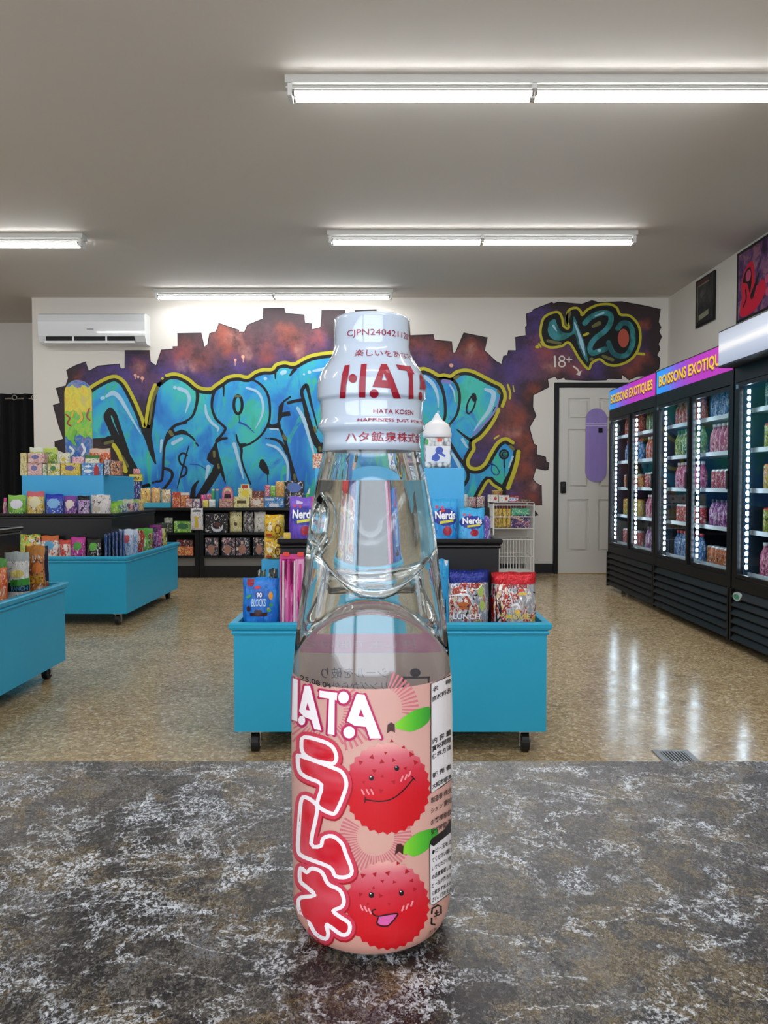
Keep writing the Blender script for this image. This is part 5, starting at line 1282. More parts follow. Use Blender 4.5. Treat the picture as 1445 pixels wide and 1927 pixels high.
tr = MB().box(tx0, tx1, S - 0.05, S + 0.05, ZTOP, ZTOP + 0.004).box(tx0, tx1, S - 0.054, S - 0.05, ZTOP, ZTOP + 0.055).box(tx0, tx1, S + 0.05, S + 0.054, ZTOP, ZTOP + 0.055).box(tx0, tx0 + 0.003, S - 0.05, S + 0.05, ZTOP, ZTOP + 0.055).box(tx1 - 0.003, tx1, S - 0.05, S + 0.05, ZTOP, ZTOP + 0.055).build('display_tray', mat('tray_blue', '#3aa8c8', 0.4), loc=((tx0 + tx1) / 2, S, ZTOP))
tag(tr, 'light blue cardboard tray holding the figure pouches on the back shelf', 'tray')
SB = [('c', 325, 340, 926, ['#c23a2a', '#d8872f', '#8a2a24'], 'red and orange box fourth group from the left on the back shelf'), ('c', 341, 356, 927, ['#d88a3a', '#b5402a', '#e0c08a'], 'orange box with white top on the back shelf', '#dcd8d4'),
      ('c', 351, 362, 939, ['#e0dcd8', '#b52f3a', '#d8d0d0'], 'small white and red box, left one in front', None, 8.515), ('c', 364, 376, 939, ['#dfe0e4', '#8a3a34', '#3a4a8c'], 'small white and blue box, right one in front', None, 8.515),
      ('b', 378, 388, 931, ['#c93a8a', '#d86aa8'], 'hot pink packet on the back shelf, left one'), ('b', 389, 398, 929, ['#a82a5a', '#d04a7a', '#e0b0c0'], 'dark pink packet on the back shelf, right one'),
      ('b', 381, 392, 941, ['#d8c84a', '#e0dca8'], 'small yellow and white packet in front of the pink ones', None, 8.515), ('b', 393, 405, 940, ['#e0e4e4', '#a8c4cc'], 'small white packet in front of the pink ones', None, 8.515)]
for q in SB:
    k, x0, x1, yt, cs, lb = q[:6]; tp = q[6] if len(q) > 6 else None; yy = q[7] if len(q) > 7 else 8.57
    if k == 'c': carton(x0, x1, yt, yy, ZTOP, cs, lb, d=0.045 if yy < 8.55 else 0.05, top=tp)
    else: bag(x0, x1, yt, yy, ZTOP, cs, lb, t=0.03, top=tp)
for k, (x, colr) in enumerate(((401, '#4aa86a'), (409, '#3a8ab0'))):
    p = at(x, 950, S + 0.02); tz = at(x, 920, S + 0.02).z
    tb = MB().tube((p.x, S + 0.02, ZTOP), (p.x, S + 0.02, tz - 0.02), 0.02, n=14).build('candy_tube', mat('tube_' + colr, colr, 0.3), loc=(p.x, S + 0.02, ZTOP))
    tag(tb, ['green', 'blue'][k] + ' candy tube with coloured cap standing on the back shelf', 'candy tube', 'candy tubes on the back shelf')
    MB().tube((p.x, S + 0.02, tz - 0.02), (p.x, S + 0.02, tz), 0.017, n=14).build('cap', mat('tube_cap_%d' % k, ['#c9d8c0', '#d8a88a'][k], 0.4), tb)
# arch shaped pink counter display
p0 = at(414, 955, S); p1 = at(440, 955, S)
ad = empty('counter_display', ((p0.x + p1.x) / 2, S, ZTOP), 'pink arch topped cardboard display of small candies on the back shelf', 'candy display')
w2 = (p1.x - p0.x) / 2; cx = (p0.x + p1.x) / 2
Vt = [(cx - w2 * 0.8, ZTOP), (cx + w2 * 0.8, ZTOP)] + [(cx + w2 * 0.8 * cos(a), ZTOP + 0.15 + 0.085 * sin(a)) for a in [pi * i / 10 for i in range(11)]]
mb = MB(); n = len(Vt)
mb.add([(x, S + 0.04, z) for x, z in Vt] + [(x, S + 0.045, z) for x, z in Vt], [tuple(range(n)), tuple(range(n, 2 * n))[::-1]] + [(i, (i + 1) % n, n + (i + 1) % n, n + i) for i in range(n)])
mb.build('arch_board', mat('arch_pink', '#c9708a', 0.5), ad)
def amap(x, z, l): return (cx + x * w2, S + 0.039 - l * 0.001, ZTOP + z)
art('arch_print', mat('arch_cream', '#d8cf9a', 0.5), [S_stroke([(-0.55, 0.13), (-0.45, 0.18), (0, 0.2), (0.45, 0.18), (0.55, 0.13)], 0.03)], amap, ad, 1)
art('arch_opening', mat('arch_dark', '#2a1420', 0.5), [S_poly([(-0.5, 0.1), (0.5, 0.1), (0.4, 0.15), (-0.4, 0.15)])], amap, ad, 2)
MB().box(cx - w2, cx + w2, S - 0.045, S + 0.038, ZTOP, ZTOP + 0.095, bev=0.002).build('arch_tray', art_mat('arch_tray_art', ['#c95a7a', '#d8c24a', '#6a4a9c', '#c93a5a'], 41, 4), ad)
# yellow box with header card
scb(441, 470, 935, ['#dcd48a', '#e4dca0', '#d0c45a'], 'pale yellow candy box with raised header card on the back shelf', d=0.08, Y=8.55, texts=[('MOMOJELLY', (0.2, 0.4, 0.8, 0.66), '#3a3024', 0.02)] if False else (), shapes=[('dark_word', '#4a3a20', [S_poly([(0.22, 0.4), (0.8, 0.4), (0.8, 0.66), (0.22, 0.66)])], 1)])
p0, p1 = at(448, 912, 8.6), at(474, 912, 8.6)
hd = MB().box(p0.x, p1.x, 8.6, 8.606, ZTOP, at(448, 918, 8.6).z).box(p0.x + 0.03, p1.x - 0.03, 8.6, 8.606, at(448, 918, 8.6).z, at(448, 911, 8.6).z).build('header_card', art_mat('header_card_art', ['#dcd890', '#e4e0a8', '#d8c83a'], 17, 3, oval='#e0c83a'), loc=((p0.x + p1.x) / 2, 8.603, ZTOP))
tag(hd, 'pale yellow stepped header card with red badge behind the pale yellow box', 'sign')
MB().box(p0.x + 0.045, p1.x - 0.045, 8.597, 8.6, at(448, 919, 8.6).z, at(448, 913, 8.6).z).build('red_badge', mat('badge_red', '#b5382f', 0.5), hd)
scb(471.5, 497, 937, ['#8a3a24', '#e0d0b0', '#a8492c', '#d8b06a'], 'brown and cream chocolate box on the back shelf', d=0.07, Y=8.55, oval='#dfd8cc')
scb(474, 497, 924, ['#7a3a2a', '#94503a'], 'darker brown chocolate box standing behind the cream one', d=0.03, Y=8.62)
bx = scb(498.5, 534, 936, ['#2f86c8', '#3a90d0'], 'blue open box with white label, filled with small bags, on the back shelf', d=0.08, Y=8.55, shapes=[('white_label', '#d8dce4', [S_poly([(0.25, 0.05), (0.75, 0.05), (0.75, 0.38), (0.25, 0.38)])], 1), ('white_strip', '#c9d0dc', [S_poly([(0.05, 0.7), (0.5, 0.7), (0.5, 0.9), (0.05, 0.9)])], 1)])
zb = at(510, 936, 8.55).z + 0.004
sb(498, 508, 913, ['#d87a90', '#c23a4a', '#e8d0d4'], 'pink and red wrapped candy in the blue open box', z=zb, Y=8.55, t=0.03)
sb(508.5, 518, 914, ['#6ab83a', '#a8d04a', '#3a8c3a'], 'green wrapped candy in the blue open box', z=zb, Y=8.55, t=0.03)
sb(518.5, 535, 906, ['#d8a84a', '#c9883a', '#e4c470'], 'golden bag of pretzel like sticks in the blue open box', z=zb, Y=8.55, t=0.04)
scb(536, 572, 905, ['#1a1418', '#3a3a4a', '#c9b0a0'], 'tall dark candy carton with blue and pink window on the back shelf', d=0.05, Y=8.65, oval='#5a7ac0', ov=(0.5, 0.75, 0.4, 0.2))
pg = at(574, 940, 8.57); pg2 = at(582, 905, 8.57)
gt = MB().tube((pg.x, 8.57, ZTOP + 0.012), (pg.x + 0.035, 8.57, ZTOP + 0.15), 0.022, 0.02, n=14).tube((pg.x + 0.035, 8.57, ZTOP + 0.15), (pg.x + 0.052, 8.57, ZTOP + 0.21), 0.016, 0.006, n=14, mi=1).build('squeeze_tube', [mat('gel_green', '#6ac23a', 0.3), mat('nozzle_white', '#d8dcdc', 0.3)], loc=(pg.x, 8.57, ZTOP))
tag(gt, 'green squeeze candy tube with white nozzle leaning beside the dark carton', 'candy tube')
sb(545, 566, 934, ['#dfe0d4', '#c9d0a0', '#a87a5a'], 'white and green candy bag in front of the tall dark carton', Y=8.57, t=0.04)
# right of the bottle
sb(868, 880, 930, ['#c9d0c8', '#e0e0dc', '#a8a87a'], 'small cream packet at the left of the goods right of the bottle, back shelf', t=0.03)
sb(881, 896, 935, ['#a8a09c', '#b53a4a', '#d8d4d0', '#3a3a4a'], 'grey and red packet on the back shelf right of the bottle', t=0.03)
sb(897, 912, 933, ['#c9c4c0', '#8a2f3a', '#e0dcd8'], 'white and dark red packet on the back shelf right of the bottle', t=0.03)
p = at(927, 955, 8.56)
cup = MB().lathe([(0.042, 0.0), (0.058, 0.115), (0.062, 0.118), (0.062, 0.125)], (1.25, 8.5, 0.8432), n=20, mis=[0, 1, 1]).build('noodle_cup', [art_mat('cup_art', ['#d8b43a', '#c9452a', '#e0d06a', '#5a9c3a'], 23, 3), mat('cup_lid', '#c9b46a', 0.4)], loc=(1.25, 8.5, 0.8432), smooth=True)
tag(cup, 'yellow and red noodle cup standing on the wire rack behind the white boxes', 'cup')
# wire rack
rk = empty('wire_rack', (1.4, 8.42, 0), 'white wire basket rack at the right end of the shelf units', 'rack')
WW = mat('white_wire', '#e4e4e0', 0.4)
rx0, rx1, ry0, ry1 = 1.175, 1.608, 8.25, 8.66
for (x, y) in ((rx0, ry0), (rx1, ry0), (rx0, ry1), (rx1, ry1)):
    MB().tube((x, y, 0.0), (x, y, 0.83), 0.008, n=8).build('post', WW, rk)
for z0, z1, full in ((0.56, 0.81, True), (0.08, 0.44, True)):
    mb = MB()
    for z in (z0, z1, (z0 + z1) / 2):
        mb.tube((rx0, ry0, z), (rx1, ry0, z), 0.0055, n=6).tube((rx0, ry1, z), (rx1, ry1, z), 0.0055, n=6).tube((rx0, ry0, z), (rx0, ry1, z), 0.0055, n=6).tube((rx1, ry0, z), (rx1, ry1, z), 0.0055, n=6)
    mb.build('basket_rail', WW, rk)
    n = 14
    for i in range(1, n):
        x = rx0 + (rx1 - rx0) * i / n
        if z0 < 0.3: MB().tube((x, ry0, z0), (x, ry0, z1), 0.003, n=5).build('wire', WW, rk)
        MB().tube((x, ry1, z0), (x, ry1, z1), 0.003, n=5).build('wire', WW, rk)
    fl = MB()
    for i in range(1, 12):
        y = ry0 + (ry1 - ry0) * i / 12
        fl.tube((rx0, y, z0), (rx1, y, z0), 0.003, n=5)
        fl.tube((rx0, y, z0), (rx0, y, z1), 0.003, n=5).tube((rx1, y, z0), (rx1, y, z1), 0.003, n=5)
    fl.build('basket_wires', WW, rk)['kind'] = 'stuff'
for i in range(4):
    X0 = rx0 + 0.02 + i * 0.047
    bag(0, 0, 0, 8.30, 0.567, ['#d8b83a', '#e0c84a', '#8a5a24', '#c9962a'], ['first', 'second', 'third', 'fourth'][i] + ' yellow snack packet from the left in the wire rack basket', t=0.03, w=0.044, cx=X0 + 0.012, ztop=0.772, scale=2.5, group='yellow snack packets in the wire rack', cat='snack bag', name='snack_bag')
carton(960, 996, 969, 8.31, 0.567, ['#3a2a5c', '#5a3a8c', '#c98a5a', '#d8c0a8'], 'dark purple candy box in the right half of the wire rack basket', d=0.08, ztop=0.70)
carton(962, 995, 956, 8.31, 0.703, ['#3aa07a', '#4ab88a', '#c9d8b8'], 'green candy box on the dark purple box in the wire rack', d=0.08, ztop=0.775)
rb = MB().box(rx0 + 0.0, rx1, ry0, ry1 - 0.02, 0.838, 0.842).build('rack_top_board', WHITE, rk)
carton(918, 936, 950, 8.3, 0.843, ['#e0dcd6', '#d8d2cc'], 'white card box with red dot, left one on the wire rack', d=0.06, ztop=0.92, shapes=[('red_dot', '#b53a34', [S_circle((0.75, 0.5), 0.14, 14, 0.25)], 1)])
carton(938, 957, 950, 8.3, 0.843, ['#e4e0da', '#dcd6d0'], 'white card box with red dot, second one on the wire rack', d=0.06, ztop=0.915, shapes=[('red_dot', '#b53a34', [S_circle((0.7, 0.5), 0.14, 14, 0.25)], 1)])
carton(945, 975, 937, 8.45, 0.843, ['#b8322c', '#c43a30'], 'red carton with white and blue word on the wire rack', d=0.06, ztop=0.905, shapes=[('white_oval', '#dfe2ea', [S_circle((0.6, 0.45), 0.36, 18, 0.34)], 1)], texts=[('GOOF', (0.32, 0.25, 0.9, 0.7), '#2a56a8', 0.02)])
carton(978, 997, 952, 8.3, 0.843, ['#6a4a24', '#3f2f24', '#8a6a34'], 'flat brown packet at the right end on the wire rack', d=0.06, ztop=0.87)
# middle shelf goods
ZMID, ZLOW = 0.501, 0.246
sb(358.5, 382, 956, ['#cfcdd2', '#dcdad8', '#c4c4cc'], 'white bag with a yellow figure hanging over the shelf divider', Y=8.476, z=0.53, t=0.03, shapes=[('yellow_print', '#d0b42a', [S_poly([(0.35, 0.12), (0.65, 0.12), (0.6, 0.5), (0.75, 0.6), (0.5, 0.62), (0.25, 0.6), (0.4, 0.5)])], 1), ('dark_word', '#4a4a5a', [S_poly([(0.15, 0.82), (0.85, 0.84), (0.85, 0.92), (0.15, 0.9)])], 1)])
tr = scb(387, 429, 966, ['#141214', '#2a2628', '#1f1a1c'], 'black tray pack with a white curved label on the middle shelf', z=ZMID, Y=8.56, d=0.08, shapes=[('white_curve', '#cfd0da', [S_stroke([(0.28, 0.36), (0.38, 0.16), (0.55, 0.1), (0.72, 0.18), (0.8, 0.4)], [0.03, 0.12, 0.16, 0.12, 0.03])], 1), ('brown_dome', '#5a3a34', [S_circle((0.55, 0.42), 0.14, 14, 0.14)], 1)])
for x0, x1, cs, lb in [(432, 455, ['#d8d29a', '#c9b86a', '#e0dcb0'], 'cream and yellow bag on the middle shelf'), (457, 477, ['#3a3a3e', '#8a8484', '#c9c9c6'], 'clear grey bag on the middle shelf'), (478.5, 500, ['#cfcfc4', '#d8d6cc', '#a8a88a'], 'off white bag on the middle shelf')]:
    sb(x0, x1, 963, cs, lb, z=ZMID, Y=8.55, t=0.04, oval='#5a4a3a' if 'cream' in lb else None, ov=(0.5, 0.4, 0.16, 0.1))
scb(328.5, 361, 981, ['#8fc83a', '#5aa83a', '#c9d85a'], 'lime green candy box on the middle shelf of the left unit', z=ZMID, Y=8.54, d=0.06, oval='#3a6a4a')
scb(305, 326, 984, ['#2a3a2a', '#3a4a3a', '#8a4a3a'], 'dark green box on the middle shelf of the left unit', z=ZMID, Y=8.54, d=0.06)
sb(309, 325, 974, ['#d0d6cc', '#a8b89a', '#c9963a'], 'white and green packet behind the dark green box', z=ZMID, Y=8.6, t=0.03)
for i, (x0, x1) in enumerate([(387, 411), (418, 443), (445.5, 470), (477, 501)]):
    scb(x0, x1, 1012, ['#17202a', '#2a3a48', '#8a5a6a', '#c9b8a0'], ['first', 'second', 'third', 'fourth'][i] + ' from the left of the dark picture printed packs on the bottom shelf', z=ZLOW, Y=8.55, d=0.05, group='dark printed packs on the bottom shelf', scale=2.6, oval='#a87a6a', ov=(0.45, 0.35, 0.3, 0.3), name='candy_pack', cat='candy pack')
scb(333, 348, 1029, ['#c93a2a', '#d8b43a', '#e0602f'], 'red and yellow box at left on the bottom shelf of the left unit', z=ZLOW, Y=8.54, d=0.06)
scb(349, 364, 1029, ['#c94a2a', '#e0783a', '#d8c03a'], 'red and orange box at right on the bottom shelf of the left unit', z=ZLOW, Y=8.54, d=0.06)
scb(333, 364, 1016, ['#5a1f1f', '#7a2a24', '#a84a34'], 'dark red long box behind the red boxes on the bottom shelf', z=ZLOW, Y=8.62, d=0.05)
# ============================================================ SODA BOTTLE
BD = 0.29
BX = at(699.5, 1200, BD).x
def bz(py): return at(699, py, BD).z
def br(half): return BD * sin(atan(half / F))
Z0 = CZ + 0.0002
# glass silhouette (pixel row, half width)
gp = [(845, 91.5), (862, 93), (880, 98), (903, 103.5), (950, 112), (1000, 120), (1046, 125.5), (1100, 132), (1135, 137), (1170, 141.5), (1201, 145), (1235, 148), (1268, 150), (1330, 151.5), (1420, 152.3), (1520, 152), (1600, 151)]
gl = [(bz(y), br(h)) for y, h in gp]
gl += [(Z0 + 0.0105, br(150)), (Z0 + 0.0065, br(147)), (Z0 + 0.0035, br(141)), (Z0 + 0.0015, br(133)), (Z0 + 0.0004, br(124)), (Z0, br(116))]
gl = [(bz(640), br(56)), (bz(700), br(60)), (bz(760), br(72)), (bz(815), br(86))] + gl
gl.sort()
cap = [(600, 66), (603, 69.5), (608, 70.3), (640, 70.5), (656, 70.5), (668, 73), (680, 79), (690, 86), (700, 92.5), (712, 98.5), (722, 101), (735, 102), (750, 101.8), (753, 101.4), (755, 99.5), (757.5, 97.2), (760, 96.5), (775, 96), (790, 95.5), (795, 97), (799, 99.5), (804, 100.5), (810, 99), (815, 94), (820, 91.3), (835, 91.5), (850, 93.5)]
capp = sorted((bz(y), br(h)) for y, h in cap)
def interp(P, z):
    if z <= P[0][0]: return P[0][1]
    for (a, ra), (b, rb_) in zip(P, P[1:]):
        if z <= b: return ra + (rb_ - ra) * (z - a) / max(1e-9, b - a)
    return P[-1][1]
def fine_profile(P, n):
    # smooth by a small moving average between the points
    out = []
    z0, z1 = P[0][0], P[-1][0]
    for i in range(n + 1):
        z = z0 + (z1 - z0) * i / n
        s = 0
        for d in (-1.5, -0.75, 0, 0.75, 1.5): s += interp(P, min(z1, max(z0, z + d * 0.001)))
        out.append((z, s / 5))
    return out
GP = fine_profile(gl, 300)
CP = capp
def make_hit(P):
    def hit(px, py, layer):
        d = ray(px, py)
        # closest approach to the axis in plan
        t0 = (BX * d.x + BD * d.y) / (d.x ** 2 + d.y ** 2)
        def rr(t):
            p = Vector((0, 0, H)) + d * t
            return math.hypot(p.x - BX, p.y - BD), p
        off = 0.00015 + layer * 0.00006
        r0, p0 = rr(t0)
        if r0 >= interp(P, p0.z) + off:
            k = (interp(P, p0.z) + off) / r0
            return (BX + (p0.x - BX) * k, BD + (p0.y - BD) * k, p0.z)
        a, b = t0 - 0.05, t0
        for _ in range(26):
            m = (a + b) / 2
            r, p = rr(m)
            if r > interp(P, p.z) + off: a = m
            else: b = m
        return tuple(rr(b)[1])
    return hit
hit = make_hit(GP)
def cylmap(P, tilt=0.0):
    """x: arc length to the right of the front in m, y: world z"""
    def mp(x, z, layer):
        r0 = 0.0302 if P is GP else 0.019
        th = x / r0
        r = interp(P, z) + 0.00015 + layer * 0.00006
        return (BX + r * sin(th), BD - r * cos(th), z)
    return mp
bottle = empty('soda_bottle', (BX, BD, Z0), 'tall marble soda bottle with lychee label and white sealed cap standing on the counter', 'bottle')
# ---- glass with pinched waist
def pinch(th, z, r):
    """inward displacement; th measured from the front, positive to the right"""
    s = abs(cos(th))
    x = r * sin(th)
    front = min(1, max(0, (cos(th) if cos(th) > 0 else -cos(th)) / 0.45))
    front = front * front * (3 - 2 * front)
    xa = 0.0019 if cos(th) > 0 else -0.0019
    zA = bz(972); RA = 0.0240
    zB = bz(1280); RB = 0.0298
    dA = math.hypot(x - xa, z - zA) - RA
    dB = math.hypot(x, z - zB) - RB
    def ss(v):
        v = min(1, max(0, v)); return v * v * (3 - 2 * v)
    up = ss((bz(1000) - z) / 0.008)
    dn = ss((z - bz(1275)) / 0.008)
    p = 0.0075 * ss(dA / 0.0045) * ss(dB / 0.0045) * up * dn * front
    # two marble stops on the left side
    for tc in (-0.98, -2.0):
        dt = (th - tc + pi) % (2 * pi) - pi
        q = math.hypot(dt * r / 0.0068, (z - bz(985)) / 0.0115)
        p += 0.0058 * ss((1.0 - q) / 0.55)
    return p
def glass_mesh(P, inset, zlo, zhi, n, close_top, pin=1.0):
    V = []; Fc = []
    zs = [z for z, r in P if zlo <= z <= zhi]
    if zs[0] > zlo + 1e-6: zs = [zlo] + zs
    if zs[-1] < zhi - 1e-6: zs = zs + [zhi]
    for z in zs:
        r = interp(P, z) - inset
        for i in range(n):
            th = 2 * pi * i / n
            q = r - pinch(th, z, interp(P, z)) * pin
            V.append((BX + q * sin(th), BD - q * cos(th), z))
    k = len(zs)
    for j in range(k - 1):
        for i in range(n):
            Fc.append((j * n + i, j * n + (i + 1) % n, (j + 1) * n + (i + 1) % n, (j + 1) * n + i))
    return V, Fc, zs
N = 224
def roundbot(V, n, zc):
    return V
ZTG = bz(700)
Vo, Fo, zo = glass_mesh(GP, 0.0, GP[0][0], ZTG, N, False)
WT = 0.0032
Zin = Z0 + 0.006
Pin = []
for z, r in GP:
    if z < Zin: continue
    k = min(1.0, (z - Zin) / 0.009)
    Pin.append((z, max(0.002, (r - WT) * (0.72 + 0.28 * sqrt(max(0.0, 1 - (1 - k) ** 2))))))
Vi, Fi, zi = glass_mesh(Pin, 0.0, Pin[0][0], ZTG, N, False)
no, ni = len(Vo), len(Vi)
V = Vo + Vi
Fc = list(Fo) + [tuple(no + q for q in f[::-1]) for f in Fi]
Fc.append(tuple(range(N))[::-1])                       # outer base
Fc.append(tuple(no + i for i in range(N)))             # inner base
ko, ki = (len(zo) - 1) * N, no + (len(zi) - 1) * N
Fc += [(ko + i, ko + (i + 1) % N, ki + (i + 1) % N, ki + i) for i in range(N)]
def dielectric(name, ior, col):
    m = bpy.data.materials.new(name); m.use_nodes = True
    t = m.node_tree; t.nodes.clear()
    o = t.nodes.new('ShaderNodeOutputMaterial'); g = t.nodes.new('ShaderNodeBsdfGlass')
    g.inputs['IOR'].default_value = ior; g.inputs['Roughness'].default_value = 0.0; g.inputs['Color'].default_value = col
    t.links.new(g.outputs[0], o.inputs[0]); return m
mb = MB().add(V, Fc)
glass = mb.build('glass_body', dielectric('bottle_glass', 1.5, (0.985, 0.995, 0.99, 1)), bottle, smooth=True)
glass.data.polygons[len(Fo) + len(Fi)].use_smooth = False
glass.data.polygons[len(Fo) + len(Fi) + 1].use_smooth = False
# ---- soda: overlaps the glass by a hair so the two surfaces nest
ZWAT = bz(905)
Pw = [(z, r + 0.00012) for z, r in Pin]
Vw, Fw, zw = glass_mesh(Pw, 0.0, Pw[0][0] + 0.0001, ZWAT, N, False)
for i in range(N): Vw[i] = (Vw[i][0], Vw[i][1], Vw[i][2] - 0.0003)
Fw = list(Fw) + [tuple(range(N))[::-1], tuple((len(zw) - 1) * N + i for i in range(N))]
w = MB().add(Vw, Fw).build('soda', dielectric('soda_water', 1.33, (0.99, 1, 1, 1)), bottle, smooth=True)
w.data.polygons[-1].use_smooth = False; w.data.polygons[-2].use_smooth = False

# ---- label
def film(name, rough, transl, build):
    n = NT(name, rough, coat=0.35); build(n)
    tr = n.node('ShaderNodeBsdfTranslucent'); mx = n.node('ShaderNodeMixShader'); mx.inputs[0].default_value = transl
    out = [x for x in n.n if x.type == 'OUTPUT_MATERIAL'][0]
    src = n.b.inputs['Base Color'].links
    if src: n.l.new(src[0].from_socket, tr.inputs[0])
    else: tr.inputs[0].default_value = n.b.inputs['Base Color'].default_value
    n.l.new(n.b.outputs[0], mx.inputs[1]); n.l.new(tr.outputs[0], mx.inputs[2]); n.l.new(mx.outputs[0], out.inputs['Surface'])
    return n.m
def fb(n):
    z = n.sep(n.coord('Generated'))[2]
    n.col(n.ramp(z, [(0.0, '#e0a593'), (0.3, '#e4b0a0'), (0.75, '#e6b5a7'), (1.0, '#e0ada0')]))
LAB = film('label_film', 0.32, 0.25, fb)
ZLT = H - 0.0696; ZLB = Z0 + 0.0022
def sleeve(name, m, z0, z1, a0, a1, off, parent, nz=60, na=90):
    V = []; Fc = []
    for j in range(nz + 1):
        z = z0 + (z1 - z0) * j / nz
        r = interp(GP, z) + off
        for i in range(na + 1):
            th = a0 + (a1 - a0) * i / na
            V.append((BX + r * sin(th), BD - r * cos(th), z))
    for j in range(nz):
        for i in range(na):
            a = j * (na + 1) + i
            Fc.append((a, a + 1, a + na + 2, a + na + 1))
    return MB().add(V, Fc).build(name, m, parent, smooth=True)
lab = sleeve('label', LAB, ZLB, ZLT, -1.83, 1.83, 0.00012, bottle, na=110)
lab['label'] = 'pink lychee printed label'
def gb(c):
    def f(n): n.b.inputs['Base Color'].default_value = lin(c)
    return f
GREYP = film('back_film', 0.4, 0.5, gb('#dcc4c0')); PINKB = film('back_band', 0.4, 0.5, gb('#d494b4'))
bl = sleeve('back_label', GREYP, ZLB, H - 0.0685, 1.835, 2 * pi - 1.835, 0.00012, bottle, na=90)
sleeve('pink_band', PINKB, H - 0.0684, H - 0.0610, 1.75, 2 * pi - 1.75, 0.00012, bl, nz=6, na=90)
def backmap(x, z, layer):          # printed inside the back film, seen mirrored through the bottle
    th = pi - x / 0.0302
    r = interp(GP, z) + 0.00006
    return (BX + r * sin(th), BD - r * cos(th), z)
INKB = mat('ink_slate', '#6f6f86', 0.5)
def bt(s, x0, z0, x1, z1, m=INKB, b=0.0):
    # outside reading direction runs the other way round, so mirror x
    V, Fc = S_text(s, (x0, z0, x1, z1), bold=b)
    V = [(x0 + x1 - x, y) for x, y in V]
    art('back_lettering', m, [(V, Fc)], backmap, bl, 0, 0.0015)
zt = H - 0.0752
bt('シールを破り', -0.012, zt - 0.0028, 0.003, zt + 0.0012)
bt('リングから外し', -0.012, zt - 0.0075, 0.003, zt - 0.0042)
bt('押し玉で開ける', -0.016, H - 0.0667, 0.010, H - 0.0632, mat('ink_pale', '#e0bccb', 0.5))
art('back_drawing', INKB, [S_poly([(0.0065, zt - 0.003), (0.0125, zt - 0.003), (0.0125, zt - 0.0022), (0.0065, zt - 0.0022)]), S_stroke([(0.0068, zt - 0.0025), (0.0068, zt - 0.0075), (0.0122, zt - 0.0075), (0.0122, zt - 0.0025)], 0.0004, smooth=0), S_circle((0.0095, zt - 0.0008), 0.0012, 10, 0.0016), S_circle((0.0150, zt - 0.0048), 0.0012, 10, 0.0014)], backmap, bl, 0, 0.0015)

# ---- label artwork traced on the front of the bottle
def Q2(p): return (540 + p[0] / 4.516, 980 + p[1] / 4.516)
def Q3(p): return (530 + p[0] / 4.25, 1380 + p[1] / 4.25)
def ink(name, c, rough=0.35): return mat('print_' + name, c, rough, coat=0.3)
MAG = ink('magenta', '#b01352'); LW = ink('white', '#ece6e6'); ROSE = ink('rose', '#c7384e'); DRED = ink('dark_red', '#a3141f')
def P2s(pts): return [Q2(p) for p in pts]
def P3s(pts): return [Q3(p) for p in pts]
G = 7.0
def lart(name, m, shapes, layer, yg=14):
    art(name, m, shapes, hit, lab, layer, G, yg, split=len(shapes) <= 12)
# rays
rays = []
def burst(T, c, r0, r1, a0, a1, n, w, k):
    for i in range(n):
        a = a0 + (a1 - a0) * i / (n - 1)
        p0_ = T((c[0] + r0 * cos(a), c[1] - r0 * sin(a))); p1_ = T((c[0] + r1 * cos(a), c[1] - r1 * sin(a)))
        rays.append(S_stroke([p0_, p1_], [w * 0.45, w], smooth=0) if False else S_stroke([p0_, ((p0_[0] + p1_[0]) / 2, (p0_[1] + p1_[1]) / 2), p1_], [w * 0.4, w * 0.7, w], smooth=2, caps=False))
burst(Q2, (790, 1600), 190, 330, -0.15, 1.2, 12, 4.6, 1)
burst(Q2, (300, 1620), 180, 330, -1.0, 0.6, 14, 4.6, 1)
burst(Q2, (300, 1620), 180, 360, 3.4, 4.6, 10, 4.6, 1)
burst(Q2, (420, 1560), 170, 400, -1.35, -0.5, 8, 4.6, 1)
burst(Q3, (750, 830), 150, 290, -pi - 0.55, 0.5, 38, 4.2, 1)
art('sunburst', ink('sunburst', '#c46a72'), rays, hit, lab, 1, G, 14)['kind'] = 'stuff'
# lychees
def lychee(c, rx, ry, teeth):
    pts = []
    for i in range(teeth * 2):
        a = 2 * pi * i / (teeth * 2)
        k = 1.0 if i % 2 == 0 else 0.94
        pts.append((c[0] + rx * k * sin(a), c[1] - ry * k * cos(a)))
    return pts
LY = NT('print_lychee', 0.35, coat=0.3)
gz = LY.sep(LY.coord('Generated'))[2]
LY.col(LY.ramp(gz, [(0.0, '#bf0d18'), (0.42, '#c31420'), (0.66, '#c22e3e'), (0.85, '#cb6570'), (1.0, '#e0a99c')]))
LY = LY.m
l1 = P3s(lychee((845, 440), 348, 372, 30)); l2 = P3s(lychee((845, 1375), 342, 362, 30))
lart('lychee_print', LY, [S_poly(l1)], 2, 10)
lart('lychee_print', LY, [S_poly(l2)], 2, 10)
tri = []
rr_ = random.Random(5)
for c, lst in ((0, [(630, 235), (720, 190), (800, 228), (895, 215), (740, 300), (655, 390), (805, 345), (895, 390), (715, 440), (795, 460), (880, 62), (975, 110), (830, 157), (1035, 168), (990, 280), (1070, 232)]), (1, [(650, 1138), (745, 1128), (850, 1118), (1000, 1105), (805, 1182), (900, 1190), (735, 1235), (630, 1290), (790, 1298), (930, 1040), (1040, 1178), (1065, 1248), (690, 1365), (860, 1365), (900, 1490)])):
    for x, y in lst:
        a = rr_.uniform(0, 6.28); s = rr_.uniform(15, 26)
        tri.append(S_poly(P3s([(x + s * cos(a), y + s * sin(a)), (x + s * cos(a + 2.0), y + s * sin(a + 2.0)), (x + s * cos(a + 4.1), y + s * sin(a + 4.1))])))
